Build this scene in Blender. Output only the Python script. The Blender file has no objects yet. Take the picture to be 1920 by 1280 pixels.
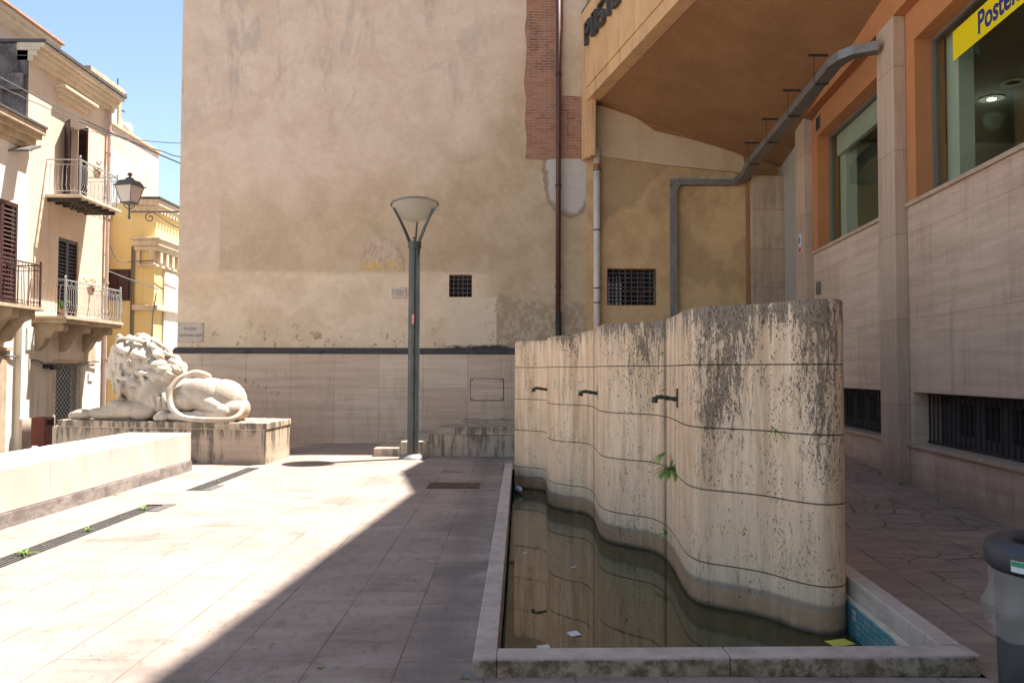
import bpy, bmesh, math, random
from mathutils import Vector, Matrix
random.seed(7)
S = bpy.context.scene
COL = S.collection
# ------------------------------------------------------------------ camera
cam = bpy.data.objects.new('camera', bpy.data.cameras.new('camera'))
COL.objects.link(cam); S.camera = cam
cam.data.sensor_width = 36; cam.data.lens = 29.06
cam.data.clip_start = .05; cam.data.clip_end = 2000
PITCH = math.atan(55/1550); ROLL = math.radians(0.2)
cam.matrix_world = Matrix.Translation((0, 0, 1.6)) @ Matrix.Rotation(math.pi/2+PITCH, 4, 'X') @ Matrix.Rotation(ROLL, 4, 'Z')
# ------------------------------------------------------------------ light
SUNV = Vector((.36, .20, 1)).normalized()
w = bpy.data.worlds.new('World'); S.world = w; w.use_nodes = True
wn = w.node_tree; bg = wn.nodes['Background']
sky = wn.nodes.new('ShaderNodeTexSky'); sky.sky_type = 'NISHITA'; sky.sun_disc = False
sky.sun_elevation = math.asin(SUNV.z); sky.sun_rotation = math.atan2(SUNV.x, SUNV.y)
sky.altitude = 100; sky.air_density = 1.0; sky.dust_density = .6; sky.ozone_density = 1.0
tint = wn.nodes.new('ShaderNodeMix'); tint.data_type = 'RGBA'; tint.blend_type = 'MULTIPLY'; tint.inputs[0].default_value = 1   # camera white balance, whole sky alike
tint.inputs[7].default_value = (1.05, 1.0, .89, 1); wn.links.new(sky.outputs[0], tint.inputs[6]); wn.links.new(tint.outputs[2], bg.inputs[0]); bg.inputs[1].default_value = .058
sl = bpy.data.lights.new('sun', 'SUN'); sl.energy = 3.3; sl.angle = math.radians(.45); sl.color = (1, .93, .84)
so = bpy.data.objects.new('sun', sl); COL.objects.link(so)
so.rotation_euler = (-SUNV).to_track_quat('-Z', 'Y').to_euler(); so.location = (10, 6, 30)
S.view_settings.view_transform = 'Standard'; S.view_settings.look = 'None'
S.view_settings.exposure = 2.2; S.view_settings.gamma = 1
S.render.engine = 'CYCLES'; S.cycles.max_bounces = 8; S.cycles.diffuse_bounces = 5

# ------------------------------------------------------------------ material helpers
class NT:
    def __init__(s, name):
        s.m = bpy.data.materials.new(name); s.m.use_nodes = True
        s.t = s.m.node_tree; s.b = s.t.nodes['Principled BSDF']; s._p = None
    def n(s, ty, **k):
        x = s.t.nodes.new('ShaderNode'+ty)
        for a, v in k.items(): setattr(x, a, v)
        return x
    def put(s, sock, v):
        if v is None: return
        if hasattr(v, 'is_output') or isinstance(v, bpy.types.NodeSocket): s.t.links.new(v, sock)
        elif isinstance(v, tuple) and len(v) == 3 and sock.type == 'RGBA': sock.default_value = (*v, 1)
        else: sock.default_value = v
    def pos(s):
        if s._p is None: s._p = s.n('NewGeometry').outputs['Position']
        return s._p
    def xyz(s, v=None):
        x = s.n('SeparateXYZ'); s.put(x.inputs[0], v or s.pos()); return x.outputs
    def comb(s, a, b, c=0.0):
        x = s.n('CombineXYZ')
        for i, v in enumerate((a, b, c)): s.put(x.inputs[i], v)
        return x.outputs[0]
    def ma(s, op, a, b=0.0, c=0.0, clamp=False):
        x = s.n('Math', operation=op, use_clamp=clamp)
        for i, v in enumerate((a, b, c)): s.put(x.inputs[i], v)
        return x.outputs[0]
    def sc(s, v, sx, sy, sz):
        x = s.n('VectorMath', operation='MULTIPLY'); s.put(x.inputs[0], v); x.inputs[1].default_value = (sx, sy, sz); return x.outputs[0]
    def noise(s, v, scale, detail=4, rough=.55, dist=0.0):
        x = s.n('TexNoise'); s.put(x.inputs['Vector'], v); x.inputs['Scale'].default_value = scale
        x.inputs['Detail'].default_value = detail; x.inputs['Roughness'].default_value = rough; x.inputs['Distortion'].default_value = dist
        return x.outputs[0]
    def vor(s, v, scale, feature='F1', rnd=1.0):
        x = s.n('TexVoronoi', feature=feature); s.put(x.inputs['Vector'], v); x.inputs['Scale'].default_value = scale
        x.inputs['Randomness'].default_value = rnd; return x
    def st(s, f, a, b, lo=0.0, hi=1.0):   # smooth step
        x = s.n('MapRange', interpolation_type='SMOOTHSTEP'); s.put(x.inputs[0], f)
        for i, v in enumerate((a, b, lo, hi)): x.inputs[i+1].default_value = v
        return x.outputs[0]
    def mix(s, f, a, b, mode='MIX'):
        x = s.n('Mix', data_type='RGBA', blend_type=mode); s.put(x.inputs[0], f); s.put(x.inputs[6], a); s.put(x.inputs[7], b); return x.outputs[2]
    def brick(s, v, w_, h, mortar, off=.5, c1=(0, 0, 0), c2=(1, 1, 1)):
        x = s.n('TexBrick'); s.put(x.inputs['Vector'], v); x.offset = off; x.inputs['Scale'].default_value = 1
        x.inputs['Mortar Size'].default_value = mortar; x.inputs['Mortar Smooth'].default_value = .1
        x.inputs['Brick Width'].default_value = w_; x.inputs['Row Height'].default_value = h
        x.inputs['Color1'].default_value = (*c1, 1); x.inputs['Color2'].default_value = (*c2, 1)
        x.inputs['Mortar'].default_value = (.5, .5, .5, 1)
        return x.outputs  # Color, Fac(1=mortar)
    def bump(s, h, strength=.4, dist=.01):
        x = s.n('Bump'); x.inputs['Strength'].default_value = strength; x.inputs['Distance'].default_value = dist
        s.put(x.inputs['Height'], h); s.t.links.new(x.outputs[0], s.b.inputs['Normal'])
    def fin(s, col, rough=.85, metal=0.0, spec=None):
        s.put(s.b.inputs['Base Color'], col); s.put(s.b.inputs['Roughness'], rough); s.put(s.b.inputs['Metallic'], metal)
        if spec is not None: s.b.inputs['Specular IOR Level'].default_value = spec
        return s.m

def plain(name, col, rough=.7, metal=0.0, var=.12, scale=6., bump=0.0, spec=None):
    m = NT(name); n = m.noise(m.pos(), scale, 6, .6); n2 = m.noise(m.pos(), scale*7, 3, .6)
    f = m.ma('ADD', m.ma('MULTIPLY', n, .65), m.ma('MULTIPLY', n2, .35))
    c = m.mix(m.st(f, .3, .7), tuple(c*(1-var) for c in col), tuple(min(1, c*(1+var)) for c in col))
    if bump: m.bump(n2, bump, .004)
    return m.fin(c, rough, metal, spec)

def travertine(name, axes, base, dark, vein='h', joint=None, stain=0.0, topz=None, warp=.35, pits=.5, rough=.75, red=None):
    """honed travertine: stretched veins, pits, tight joints; axes picks the wall plane"""
    m = NT(name); o = m.xyz(); a = o[axes[0]]; b = o[axes[1]]
    p = m.comb(a, b, o[3-axes[0]-axes[1]])
    vs = (.35, 6., .35) if vein == 'h' else (6., .35, 6.)
    v1 = m.noise(m.sc(p, *vs), 1.6, 8, .62, warp); v2 = m.noise(m.sc(p, *(x*4 for x in vs)), 2.0, 5, .6, .2)
    blot = m.noise(p, .9, 4, .5)
    f = m.ma('ADD', m.ma('MULTIPLY', v1, .55), m.ma('ADD', m.ma('MULTIPLY', v2, .25), m.ma('MULTIPLY', blot, .2)))
    c = m.mix(m.st(f, .36, .62), dark, base)
    if red: c = m.mix(m.ma('MULTIPLY', m.st(m.noise(p, 1.3, 5, .6), .5, .75), .6), c, red)
    ps = m.sc(p, *((1., 3., 1.) if vein == 'h' else (3., .8, 3.)))
    pv = m.vor(ps, 9.).outputs['Distance']; pn = m.noise(p, 3, 3)
    pit = m.ma('MULTIPLY', m.st(pv, .16, .08), m.st(pn, .52, .62))
    c = m.mix(m.ma('MULTIPLY', pit, pits), c, (.10, .075, .05))
    if stain:
        sv = m.noise(m.sc(p, 5., .7, 5.), 1.5, 7, .65, .3); sb = m.noise(p, 1.4, 4, .6)
        k = m.ma('MULTIPLY', m.st(sv, .46, .60), m.st(sb, .42, .58))
        if topz is not None:
            k = m.ma('ADD', k, m.ma('MULTIPLY', m.st(b, topz-.35, topz), m.st(sv, .42, .6)), clamp=True)
        c = m.mix(m.ma('MULTIPLY', k, stain), c, (.07, .06, .05))
    if name.startswith('facade') or name.startswith('pillar'):
        gz = m.ma('ADD', b, m.ma('MULTIPLY', m.noise(m.sc(p, 2., 1., 1), 2., 7, .7), .9))
        c = m.mix(m.ma('MULTIPLY', m.st(gz, 1.1, .55), .45), c, (.16, .10, .075))  # foot of facade and pillars coloured darker, standing in for occlusion
        rn = m.noise(m.sc(p, 6., .5, 1), 1., 7, .7); c = m.mix(m.ma('MULTIPLY', m.ma('MULTIPLY', m.st(rn, .56, .68), m.st(blot, .48, .6)), .3), c, (.22, .15, .11))
    h = m.ma('SUBTRACT', m.ma('MULTIPLY', v2, .3), pit)
    if joint:
        br = m.brick(p, joint[0], joint[1], joint[2], joint[3])
        c = m.mix(.10, c, br[0], 'OVERLAY')
        c = m.mix(m.ma('MULTIPLY', br[1], .6), c, (.14, .10, .08))
        h = m.ma('SUBTRACT', h, m.ma('MULTIPLY', br[1], 1.5))
    m.bump(h, .35, .006)
    return m.fin(c, rough)

MT = {}
def mats():
    # main blind wall plaster -------------------------------------------------
    m = NT('old plaster'); o = m.xyz(); X, Y, Z = o[0], o[1], o[2]; p = m.pos()
    nb = m.noise(p, .5, 6, .55); nm = m.noise(p, 1.6, 7, .6, .4); nf = m.noise(p, 9, 5, .65); ns = m.noise(m.sc(p, 1.6, 1, .55), 1.0, 8, .68, .6)
    pink = m.mix(m.st(nm, .35, .65), (.62, .465, .355), (.69, .54, .425))
    brown = m.mix(m.st(nm, .35, .7), (.48, .35, .225), (.57, .43, .295))
    cream = m.mix(m.st(nm, .38, .6), (.68, .525, .365), (.76, .61, .45))
    # brown weathered field: sharp left and bottom edge, soft wandering top edge that climbs to the right
    edge = m.ma('ADD', m.ma('ADD', 5.25, m.ma('MULTIPLY', m.ma('ADD', X, 6.5), .17)), m.ma('MULTIPLY', m.ma('SUBTRACT', nb, .5), 2.6))
    edge = m.ma('ADD', edge, m.ma('MULTIPLY', m.st(X, -1.5, .6), 2.2))
    up = m.st(m.ma('SUBTRACT', Z, edge), -1.0, .9, 1, 0)
    kx = m.st(m.ma('ADD', X, m.ma('MULTIPLY', nf, .03)), -6.57, -6.5)
    c = m.mix(m.ma('MULTIPLY', m.ma('MULTIPLY', up, kx), m.st(X, -6.6, .5, .72, 1)), pink, brown)
    lowm = m.ma('MULTIPLY', m.st(m.ma('ADD', Z, m.ma('MULTIPLY', m.ma('SUBTRACT', nm, .5), .25)), 3.70, 3.86, 1, 0), m.st(m.ma('ADD', X, m.ma('MULTIPLY', nm, .9)), -.45, .35, 1, 0))
    peel = m.noise(m.sc(p, 1, 1, 1.2), 2.4, 9, .62, 1.2)
    lower = m.mix(m.st(peel, .45, .55), cream, m.mix(.55, pink, cream))
    lower = m.mix(m.ma('MULTIPLY', m.st(m.noise(p, 5.5, 6, .6, .8), .60, .63), m.st(Z, 2.9, 2.15)), lower, (.40, .29, .15))
    c = m.mix(lowm, c, lower)
    # peeled grey render low on the right
    gr = m.ma('MULTIPLY', m.st(m.ma('ADD', Z, m.ma('MULTIPLY', nm, 1.1)), 3.7, 3.75, 1, 0), m.ma('MULTIPLY', m.st(m.ma('ADD', X, m.ma('MULTIPLY', nf, .1)), -.34, -.28), m.st(X, 1.7, 1.6)))
    c = m.mix(gr, c, m.mix(m.st(nf, .5, .56), (.42, .32, .215), (.50, .40, .29)))
    # pale repair patch below the small grille
    wp = m.ma('MULTIPLY', m.ma('MULTIPLY', m.st(m.ma('ADD', X, m.ma('MULTIPLY', nf, .5)), -1.38, -1.2), m.st(m.ma('ADD', X, m.ma('MULTIPLY', nf, .06)), -.30, -.34)), m.ma('MULTIPLY', m.st(m.ma('ADD', Z, m.ma('MULTIPLY', nm, .3)), 3.38, 3.35, 1, 0) if False else m.st(m.ma('ADD', Z, m.ma('MULTIPLY', nm, .3)), 3.35, 3.38, 1, 0), 1))
    wp = m.ma('MULTIPLY', wp, m.st(m.noise(p, 4.2, 7, .6, .5), .60, .585))
    c = m.mix(wp, c, (.70, .58, .44))
    # white lime patch round the brown downpipe
    dx = m.ma('DIVIDE', m.ma('SUBTRACT', X, 1.28), .56); dz = m.ma('DIVIDE', m.ma('SUBTRACT', Z, 5.95), .78)
    r = m.ma('ADD', m.ma('ADD', m.ma('MULTIPLY', dx, dx), m.ma('MULTIPLY', dz, dz)), m.ma('MULTIPLY', m.ma('SUBTRACT', nm, .5), 1.4))
    ring = m.ma('MULTIPLY', m.st(r, 1.25, 1.3, 1, 0), m.st(Z, 6.36, 6.34))
    c = m.mix(ring, c, (.33, .25, .17)); c = m.mix(m.ma('MULTIPLY', m.st(r, .8, 1.05, 1, 0), m.ma('MULTIPLY', m.st(Z, 6.36, 6.34), .9)), c, (.56, .50, .45))
    # under the canopy the render is ochre
    oc = m.mix(m.st(nm, .35, .65), (.50, .32, .16), (.60, .40, .21))
    oc = m.mix(m.ma('MULTIPLY', m.st(m.noise(m.sc(p, 1.2, 1, .8), .9, 5, .6), .5, .62), .5), oc, (.34, .215, .11))
    c = m.mix(m.st(m.ma('ADD', X, m.ma('MULTIPLY', nf, .1)), 1.66, 1.72), c, oc)
    # damp patch beside the white pipe
    c = m.mix(m.ma('MULTIPLY', m.ma('MULTIPLY', m.st(m.ma('ADD', m.ma('SUBTRACT', Z, m.ma('MULTIPLY', X, 1.0)), m.ma('MULTIPLY', nm, 1.2)), 3.2, 3.5), m.ma('MULTIPLY', m.st(Z, 6.5, 6.35), m.st(X, 1.95, 2.0))), .55), c, (.27, .18, .095))
    # fine cracks, pocks and grey mould high up
    mould = m.ma('MULTIPLY', m.st(ns, .52, .64), m.st(m.ma('ADD', Z, m.ma('MULTIPLY', nb, 2.)), 7.2, 8.6))
    mould = m.ma('MULTIPLY', mould, m.st(X, 0.5, -2.5, .15, 1))
    c = m.mix(m.ma('MULTIPLY', mould, .38), c, (.30, .26, .25))
    dark = m.st(m.noise(m.sc(p, 3, 1, 1.1), 3.2, 8, .7, .3), .66, .74)
    c = m.mix(m.ma('MULTIPLY', dark, .4), c, (.20, .16, .13))
    # black crust just above the stone dado on the right
    cr = m.ma('MULTIPLY', m.st(m.ma('ADD', Z, m.ma('MULTIPLY', m.noise(m.sc(p, 1.2, 1, 1.5), 3, 8, .7), .42)), 2.42, 2.30), m.st(X, -1.7, -1.2))
    c = m.mix(cr, c, (.055, .045, .04))
    cl = m.st(m.ma('ADD', Z, m.ma('MULTIPLY', nf, .1)), 2.13, 2.10)
    c = m.mix(cl, c, (.06, .05, .045))
    c = m.mix(.14, c, m.mix(m.st(nf, .3, .7), (.3, .3, .3), (.7, .7, .7)), 'OVERLAY')
    m.bump(m.ma('ADD', m.ma('MULTIPLY', nf, .4), m.ma('ADD', m.ma('MULTIPLY', peel, .5), m.noise(p, 40, 3))), .35, .012)
    MT['plaster'] = m.fin(c, .92)
    # exposed brick ------------------------------------------------------------
    m = NT('exposed brick'); o = m.xyz(); v = m.comb(m.ma('ADD', o[0], m.ma('MULTIPLY', m.noise(m.pos(), 5, 3), .03)), m.ma('ADD', o[2], m.ma('MULTIPLY', m.noise(m.pos(), 3, 3), .04)))
    br = m.brick(v, .24, .062, .012, .5, (0, 0, 0), (1, 1, 1)); n = m.noise(m.pos(), 7, 6, .65)
    c = m.mix(br[0], (.32, .115, .06), (.50, .22, .125)); c = m.mix(m.st(n, .3, .7), c, m.mix(.5, c, (.30, .13, .09)))
    c = m.mix(m.ma('MULTIPLY', m.st(m.noise(m.pos(), 2.6, 9, .7), .52, .66), .7), c, (.36, .24, .17)); c = m.mix(m.ma('MULTIPLY', m.st(m.noise(m.pos(), 1.7, 6, .7), .52, .6), .5), c, (.10, .045, .035))
    c = m.mix(m.ma('MULTIPLY', br[1], .8), c, (.34, .25, .19)); m.bump(m.ma('SUBTRACT', n, m.ma('MULTIPLY', br[1], 1.2)), .8, .02); MT['brick'] = m.fin(c, .95)
    # stones -------------------------------------------------------------------
    MT['dado'] = travertine('dado travertine', (0, 2), (.66, .53, .42), (.53, .41, .315), 'h', (.97, 1.22, .004, 0.), .15, None)
    MT['step'] = travertine('step travertine', (0, 2), (.56, .46, .35), (.44, .35, .265), 'h', (.97, .5, .003, .5), .72, .66)
    MT['plinth'] = travertine('plinth travertine', (0, 2), (.54, .44, .33), (.42, .33, .24), 'h', None, .8, .62, pits=.8)
    MT['facade'] = travertine('facade travertine', (1, 2), (.66, .485, .375), (.51, .36, .265), 'h', (1.9, 1.16, .003, .5), .12, None, pits=.45)
    MT['pillar'] = travertine('pillar travertine', (1, 2), (.54, .40, .30), (.43, .31, .225), 'v', (5., 1.16, .005, 0.), .1, None, pits=.3)
    MT['pier'] = travertine('pier travertine', (0, 2), (.50, .36, .25), (.38, .265, .18), 'v', (5., .86, .008, 0.), .3, None, pits=.3)
    MT['rimstone'] = travertine('rim marble', (0, 1), (.52, .44, .38), (.40, .33, .28), 'h', None, .25, None, pits=.3)
    # fountain screen: vertical veins, pits, grime -------------------------------
    m = NT('fountain travertine'); at = m.n('Attribute'); at.attribute_name = 'arc'; A = at.outputs['Fac']; o = m.xyz(); Z = o[2]
    p = m.comb(A, Z, 0.0)
    v1 = m.noise(m.sc(p, 5., .35, 1), 1.5, 9, .6, .5); v2 = m.noise(m.sc(p, 18., 1.2, 1), 1.6, 6, .65, .3)
    c = m.mix(m.st(v1, .34, .66), (.60, .41, .25), (.90, .675, .465)); c = m.mix(m.ma('MULTIPLY', m.st(v2, .45, .7), .35), c, (.86, .71, .56))
    c = m.mix(m.ma('MULTIPLY', m.st(Z, .67, .62), .5), c, (.80, .57, .39))       # warmer lower courses, colour lightened in place of bounce from the paving
    big = m.noise(m.sc(p, 1.3, .7, 1), 1.3, 6, .65, .6); gri = m.noise(m.sc(p, 13., 2.4, 1), 1.5, 12, .84, .5); fine = m.noise(m.sc(p, 34., 16., 1), 1.6, 6, .75)
    def band(a0, w_, z0, z1):
        d = m.ma('ABSOLUTE', m.ma('SUBTRACT', m.ma('ADD', A, m.ma('MULTIPLY', m.ma('SUBTRACT', big, .5), .25)), a0))
        return m.ma('MULTIPLY', m.st(d, w_, w_*.15), m.st(Z, z0, z1))
    bands_ = 0.0
    for (a0, w_, z0, z1, s_) in ((7.40, .40, .35, 1.6, .12), (8.28, .32, .30, 1.3, .13), (5.30, .5, .9, 2.0, .11), (6.9, .3, 1.2, 2.1, .09), (2.5, .3, 1.5, 2.1, .10), (4.6, .5, 1.5, 2.2, .09), (7.85, .35, 1.6, 2.1, .11)):
        bands_ = m.ma('ADD', bands_, m.ma('MULTIPLY', band(a0, w_, z0, z1), s_))
    k = m.ma('ADD', m.ma('MULTIPLY', big, .35), m.ma('ADD', m.ma('MULTIPLY', gri, 1.15), bands_))
    k = m.ma('ADD', k, m.ma('MULTIPLY', m.st(m.ma('ADD', Z, m.ma('MULTIPLY', gri, .5)), 2.1, 2.5), .16))
    k = m.ma('ADD', k, m.ma('MULTIPLY', m.ma('SUBTRACT', fine, .5), .35))
    gk = m.st(k, .875, .965)
    c = m.mix(m.ma('MULTIPLY', m.st(k, .74, .9), .30), c, (.30, .24, .19))
    c = m.mix(m.ma('MULTIPLY', gk, .72), c, m.mix(m.st(fine, .42, .6), (.04, .032, .027), (.20, .16, .125)))
    wob = m.n('VectorMath', operation='ADD'); wv = m.n('TexNoise'); m.put(wv.inputs['Vector'], p); wv.inputs['Scale'].default_value = 38.; wv.inputs['Detail'].default_value = 3
    wsc = m.n('VectorMath', operation='SCALE'); m.put(wsc.inputs[0], wv.outputs['Color']); wsc.inputs['Scale'].default_value = .045; m.put(wob.inputs[0], p); m.put(wob.inputs[1], wsc.outputs[0]); pw = wob.outputs[0]
    pv = m.vor(m.sc(pw, 60., 30., 1), 1.).outputs['Distance']; pit = m.ma('MULTIPLY', m.st(pv, .30, .14), m.st(m.ma('ADD', m.noise(m.sc(p, 3, 1.6, 1), 1.5, 4, .6), m.ma('MULTIPLY', bands_, .8)), .5, .6))
    pv2 = m.vor(m.sc(pw, 24., 13., 1), 1.).outputs['Distance']; pit2 = m.ma('MULTIPLY', m.st(m.ma('ADD', pv2, m.ma('MULTIPLY', fine, .22)), .27, .20), m.st(m.ma('ADD', m.noise(m.sc(p, 1.5, 1.6, 1), 2, 4, .6), m.ma('MULTIPLY', bands_, .9)), .53, .6))
    pit = m.ma('MAXIMUM', pit, pit2)
    c = m.mix(m.ma('MULTIPLY', pit, m.st(Z, .2, 1.2, .3, .7)), c, (.05, .034, .022))
    for (a0, wd) in ((3.35, .006), (5.62, .010)):                                   # open vertical seams
        d = m.ma('ABSOLUTE', m.ma('SUBTRACT', A, a0)); sm = m.st(d, wd*2, wd); c = m.mix(m.ma('MULTIPLY', sm, .8), c, (.04, .03, .025))
        s2 = m.ma('MULTIPLY', m.st(m.ma('ADD', d, m.ma('MULTIPLY', gri, .12)), .2, .06), .6); c = m.mix(s2, c, (.10, .085, .07))
    tide = m.ma('ADD', Z, m.ma('MULTIPLY', m.noise(m.sc(p, 3, 3, 1), 1.5, 6, .6), .06))
    c = m.mix(m.ma('MULTIPLY', m.st(m.ma('ADD', tide, m.ma('MULTIPLY', gri, .1)), .0, -.07), .8), c, (.58, .45, .34), 'MULTIPLY'); c = m.mix(m.ma('MULTIPLY', m.ma('MULTIPLY', m.st(tide, -.03, -.06), m.st(tide, -.12, -.07)), .5), c, (.12, .09, .07))
    c = m.mix(m.ma('MULTIPLY', m.st(tide, -.20, -.25), .85), c, (.05, .042, .03))
    for jz in (1.655, 1.145, .645, .06):
        c = m.mix(m.ma('MULTIPLY', m.st(m.ma('ABSOLUTE', m.ma('SUBTRACT', Z, jz)), .007, .003), .85), c, (.03, .022, .018))
    m.bump(m.ma('SUBTRACT', m.ma('ADD', m.ma('MULTIPLY', v2, .25), m.ma('MULTIPLY', gri, .4)), m.ma('ADD', m.ma('MULTIPLY', pit, 1.5), m.ma('MULTIPLY', gk, .3))), .9, .02)
    MT['fountain'] = m.fin(c, .85)
    # plaza paving ---------------------------------------------------------------
    m = NT('plaza paving'); o = m.xyz(); p = m.pos()
    br = m.brick(m.comb(m.ma('ADD', o[1], m.ma('MULTIPLY', o[0], .01)), m.ma('ADD', o[0], .14)), 2.3, .475, .005, .37)
    big = m.noise(p, .8, 6, .6, .4); med = m.noise(m.sc(p, .45, 2.0, 1), 2.2, 9, .68, .8); fi = m.noise(p, 30, 5, .7)
    c = m.mix(m.st(med, .35, .66), (.285, .218, .185), (.385, .308, .265)); c = m.mix(m.ma('MULTIPLY', br[0], .12), c, (.40, .33, .27))
    gk = m.st(m.ma('ADD', m.ma('MULTIPLY', big, .6), m.ma('MULTIPLY', med, .5)), .52, .70)
    c = m.mix(m.ma('MULTIPLY', gk, .72), c, (.12, .093, .078))
    mot = m.noise(m.sc(p, 2.2, 1, 1), 6., 9, .75, .5); c = m.mix(m.ma('MULTIPLY', m.st(mot, .5, .68), .55), c, (.12, .095, .075))
    br2 = m.brick(m.comb(o[1], m.ma('ADD', o[0], .14)), .9, .475, .001, .5); cell = m.st(br2[0], .85, .92)
    sel = m.ma('MULTIPLY', m.st(m.noise(p, .55, 2), .55, .6), 1.0)
    c = m.mix(m.ma('MULTIPLY', m.ma('MULTIPLY', cell, sel), .6), c, (.12, .095, .08))
    pit = m.ma('MULTIPLY', m.st(m.vor(m.sc(p, 1, 1, 1), 26.).outputs['Distance'], .22, .1), m.st(m.noise(p, 3.5, 4, .6), .52, .6))
    scr = m.noise(m.sc(p, .35, 3.2, 1), 5., 10, .8, .4); c = m.mix(m.ma('MULTIPLY', m.ma('MULTIPLY', m.st(scr, .56, .66), m.st(big, .45, .6)), .6), c, (.17, .125, .10))
    c = m.mix(m.ma('MULTIPLY', pit, .85), c, (.06, .045, .035)); c = m.mix(m.ma('MULTIPLY', m.st(fi, .45, .7), .25), c, (.22, .19, .17))
    # grime gathers along the basin rim
    rimd = m.ma('ABSOLUTE', m.ma('SUBTRACT', o[0], -.42)); rk = m.ma('MULTIPLY', m.st(m.ma('ADD', rimd, m.ma('MULTIPLY', med, .9)), .85, .4), .6)
    c = m.mix(rk, c, (.115, .10, .09))
    c = m.mix(m.ma('MULTIPLY', br[1], m.st(m.noise(p, 1.1, 4, .6), .35, .65, .35, .85)), c, (.085, .062, .05))
    m.bump(m.ma('SUBTRACT', m.ma('MULTIPLY', fi, .3), m.ma('ADD', pit, m.ma('MULTIPLY', br[1], 1.3))), .4, .006)
    MT['plaza'] = m.fin(c, .8)
    # side path: slabs and crazy paving rows ---------------------------------------
    m = NT('side path paving'); o = m.xyz(); p = m.pos(); xx = m.ma('SUBTRACT', o[0], m.ma('MULTIPLY', o[1], .085))
    sl_ = m.brick(m.comb(m.ma('MULTIPLY', o[1], 1), xx), 1.2, .5, .008, .4)
    ve = m.vor(m.comb(xx, m.ma('MULTIPLY', o[1], .8), 0.), 3.1, 'DISTANCE_TO_EDGE').outputs['Distance']; vc = m.vor(m.comb(xx, m.ma('MULTIPLY', o[1], .8), 0.), 3.1).outputs['Color']
    rows = m.ma('MULTIPLY', m.ma('GREATER_THAN', m.ma('FRACT', m.ma('MULTIPLY', m.ma('ADD', o[1], .9), .36)), .36), m.ma('GREATER_THAN', xx, 2.72))
    n = m.noise(m.sc(p, 1, 2.5, 1), 2.5, 7, .65, .4); pn = m.st(m.vor(m.sc(p, 1, 3, 1), 9.).outputs['Distance'], .16, .1)
    pk = m.ma('MULTIPLY', pn, m.st(m.noise(p, 2, 3), .48, .58))
    stone = m.mix(m.st(n, .35, .65), (.225, .16, .12), (.33, .245, .19))
    stone = m.mix(m.st(m.noise(p, .7, 3), .4, .65), stone, m.mix(.5, stone, (.27, .20, .17)))
    joint = m.mix(rows, sl_[1], m.st(m.ma('ADD', ve, m.ma('MULTIPLY', n, .03)), .05, .03))
    vg = m.n('RGBToBW'); m.put(vg.inputs[0], vc); stone = m.mix(.12, stone, m.mix(rows, sl_[0], vg.outputs[0]), 'OVERLAY')
    c = m.mix(m.ma('MULTIPLY', pk, .7), stone, (.06, .04, .035)); c = m.mix(m.ma('MULTIPLY', joint, m.st(m.noise(p, 1.7, 3), .35, .6, .35, .8)), c, (.075, .055, .045))
    m.bump(m.ma('SUBTRACT', n, m.ma('ADD', joint, pk)), .4, .006); MT['path'] = m.fin(c, .8)
    # coloured renders -------------------------------------------------------------
    def render_(name, c1, c2, sc=3., bs=.5, bd=.008, streak=0.):
        m = NT(name); n = m.noise(m.pos(), sc, 6, .6); f = m.noise(m.pos(), 38, 5, .7); k = m.st(n, .32, .68)
        c = m.mix(k, c1, c2)
        if streak: c = m.mix(m.ma('MULTIPLY', m.st(m.noise(m.sc(m.pos(), 4, 4, .35), 1.3, 6, .6), .52, .7), streak), c, tuple(x*.45 for x in c1))
        m.bump(f, bs, bd); return m.fin(c, .92)
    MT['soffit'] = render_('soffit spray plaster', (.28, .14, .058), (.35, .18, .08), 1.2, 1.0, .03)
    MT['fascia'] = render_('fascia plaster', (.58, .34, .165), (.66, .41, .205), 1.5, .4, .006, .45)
    MT['orange'] = render_('orange plaster', (.45, .185, .07), (.50, .21, .085), 1.5, .3, .004)
    MT['tan'] = render_('bare tan plaster', (.48, .345, .22), (.55, .405, .27), 1.0, .3, .01, .2)
    MT['greywall'] = render_('grey smooth plaster', (.34, .32, .28), (.38, .355, .31), 1.0, .2, .004)
    MT['beige'] = render_('beige house plaster', (.68, .54, .41), (.74, .60, .47), 1.0, .3, .006, .22)
    MT['white'] = render_('whitewashed plaster', (.78, .71, .61), (.85, .79, .70), .8, .3, .008, .35)
    MT['yellow'] = render_('yellow house plaster', (.77, .60, .27), (.81, .64, .31), 1.0, .3, .006, .15)
    MT['pinkp'] = render_('faded pink plaster', (.60, .47, .37), (.70, .58, .47), 1.1, .4, .01, .4)
    MT['rough'] = render_('weathered grey rubble', (.11, .095, .095), (.34, .28, .26), 2.2, 1.0, .05, .8)
    MT['stonetrim'] = render_('pale cut stone', (.62, .52, .39), (.72, .62, .48), 2., .4, .01, .3)
    MT['corbel'] = render_('weathered corbel stone', (.46, .35, .24), (.58, .46, .33), 3., .5, .015, .4)
    # lion marble
    m = NT('statue marble'); n = m.noise(m.pos(), 2.4, 7, .6, .3); f = m.noise(m.pos(), 14, 6, .7)
    c = m.mix(m.st(n, .38, .62), (.42, .345, .265), (.56, .49, .41)); c = m.mix(m.ma('MULTIPLY', m.st(f, .58, .7), .4), c, (.22, .18, .14))
    m.bump(f, .25, .01); MT['marble'] = m.fin(c, .7)
    # pink bench
    m = NT('pink marble panel'); o = m.xyz(); n = m.noise(m.pos(), 1.6, 7, .6, .8); br = m.brick(m.comb(m.ma('ADD', o[1], .33), m.ma('ADD', o[2], 5.)), 1.36, 20., .008, 0.)
    c = m.mix(m.st(n, .35, .65), (.60, .42, .38), (.70, .54, .49)); c = m.mix(m.ma('MULTIPLY', br[0], .35), c, (.58, .52, .45))
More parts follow.
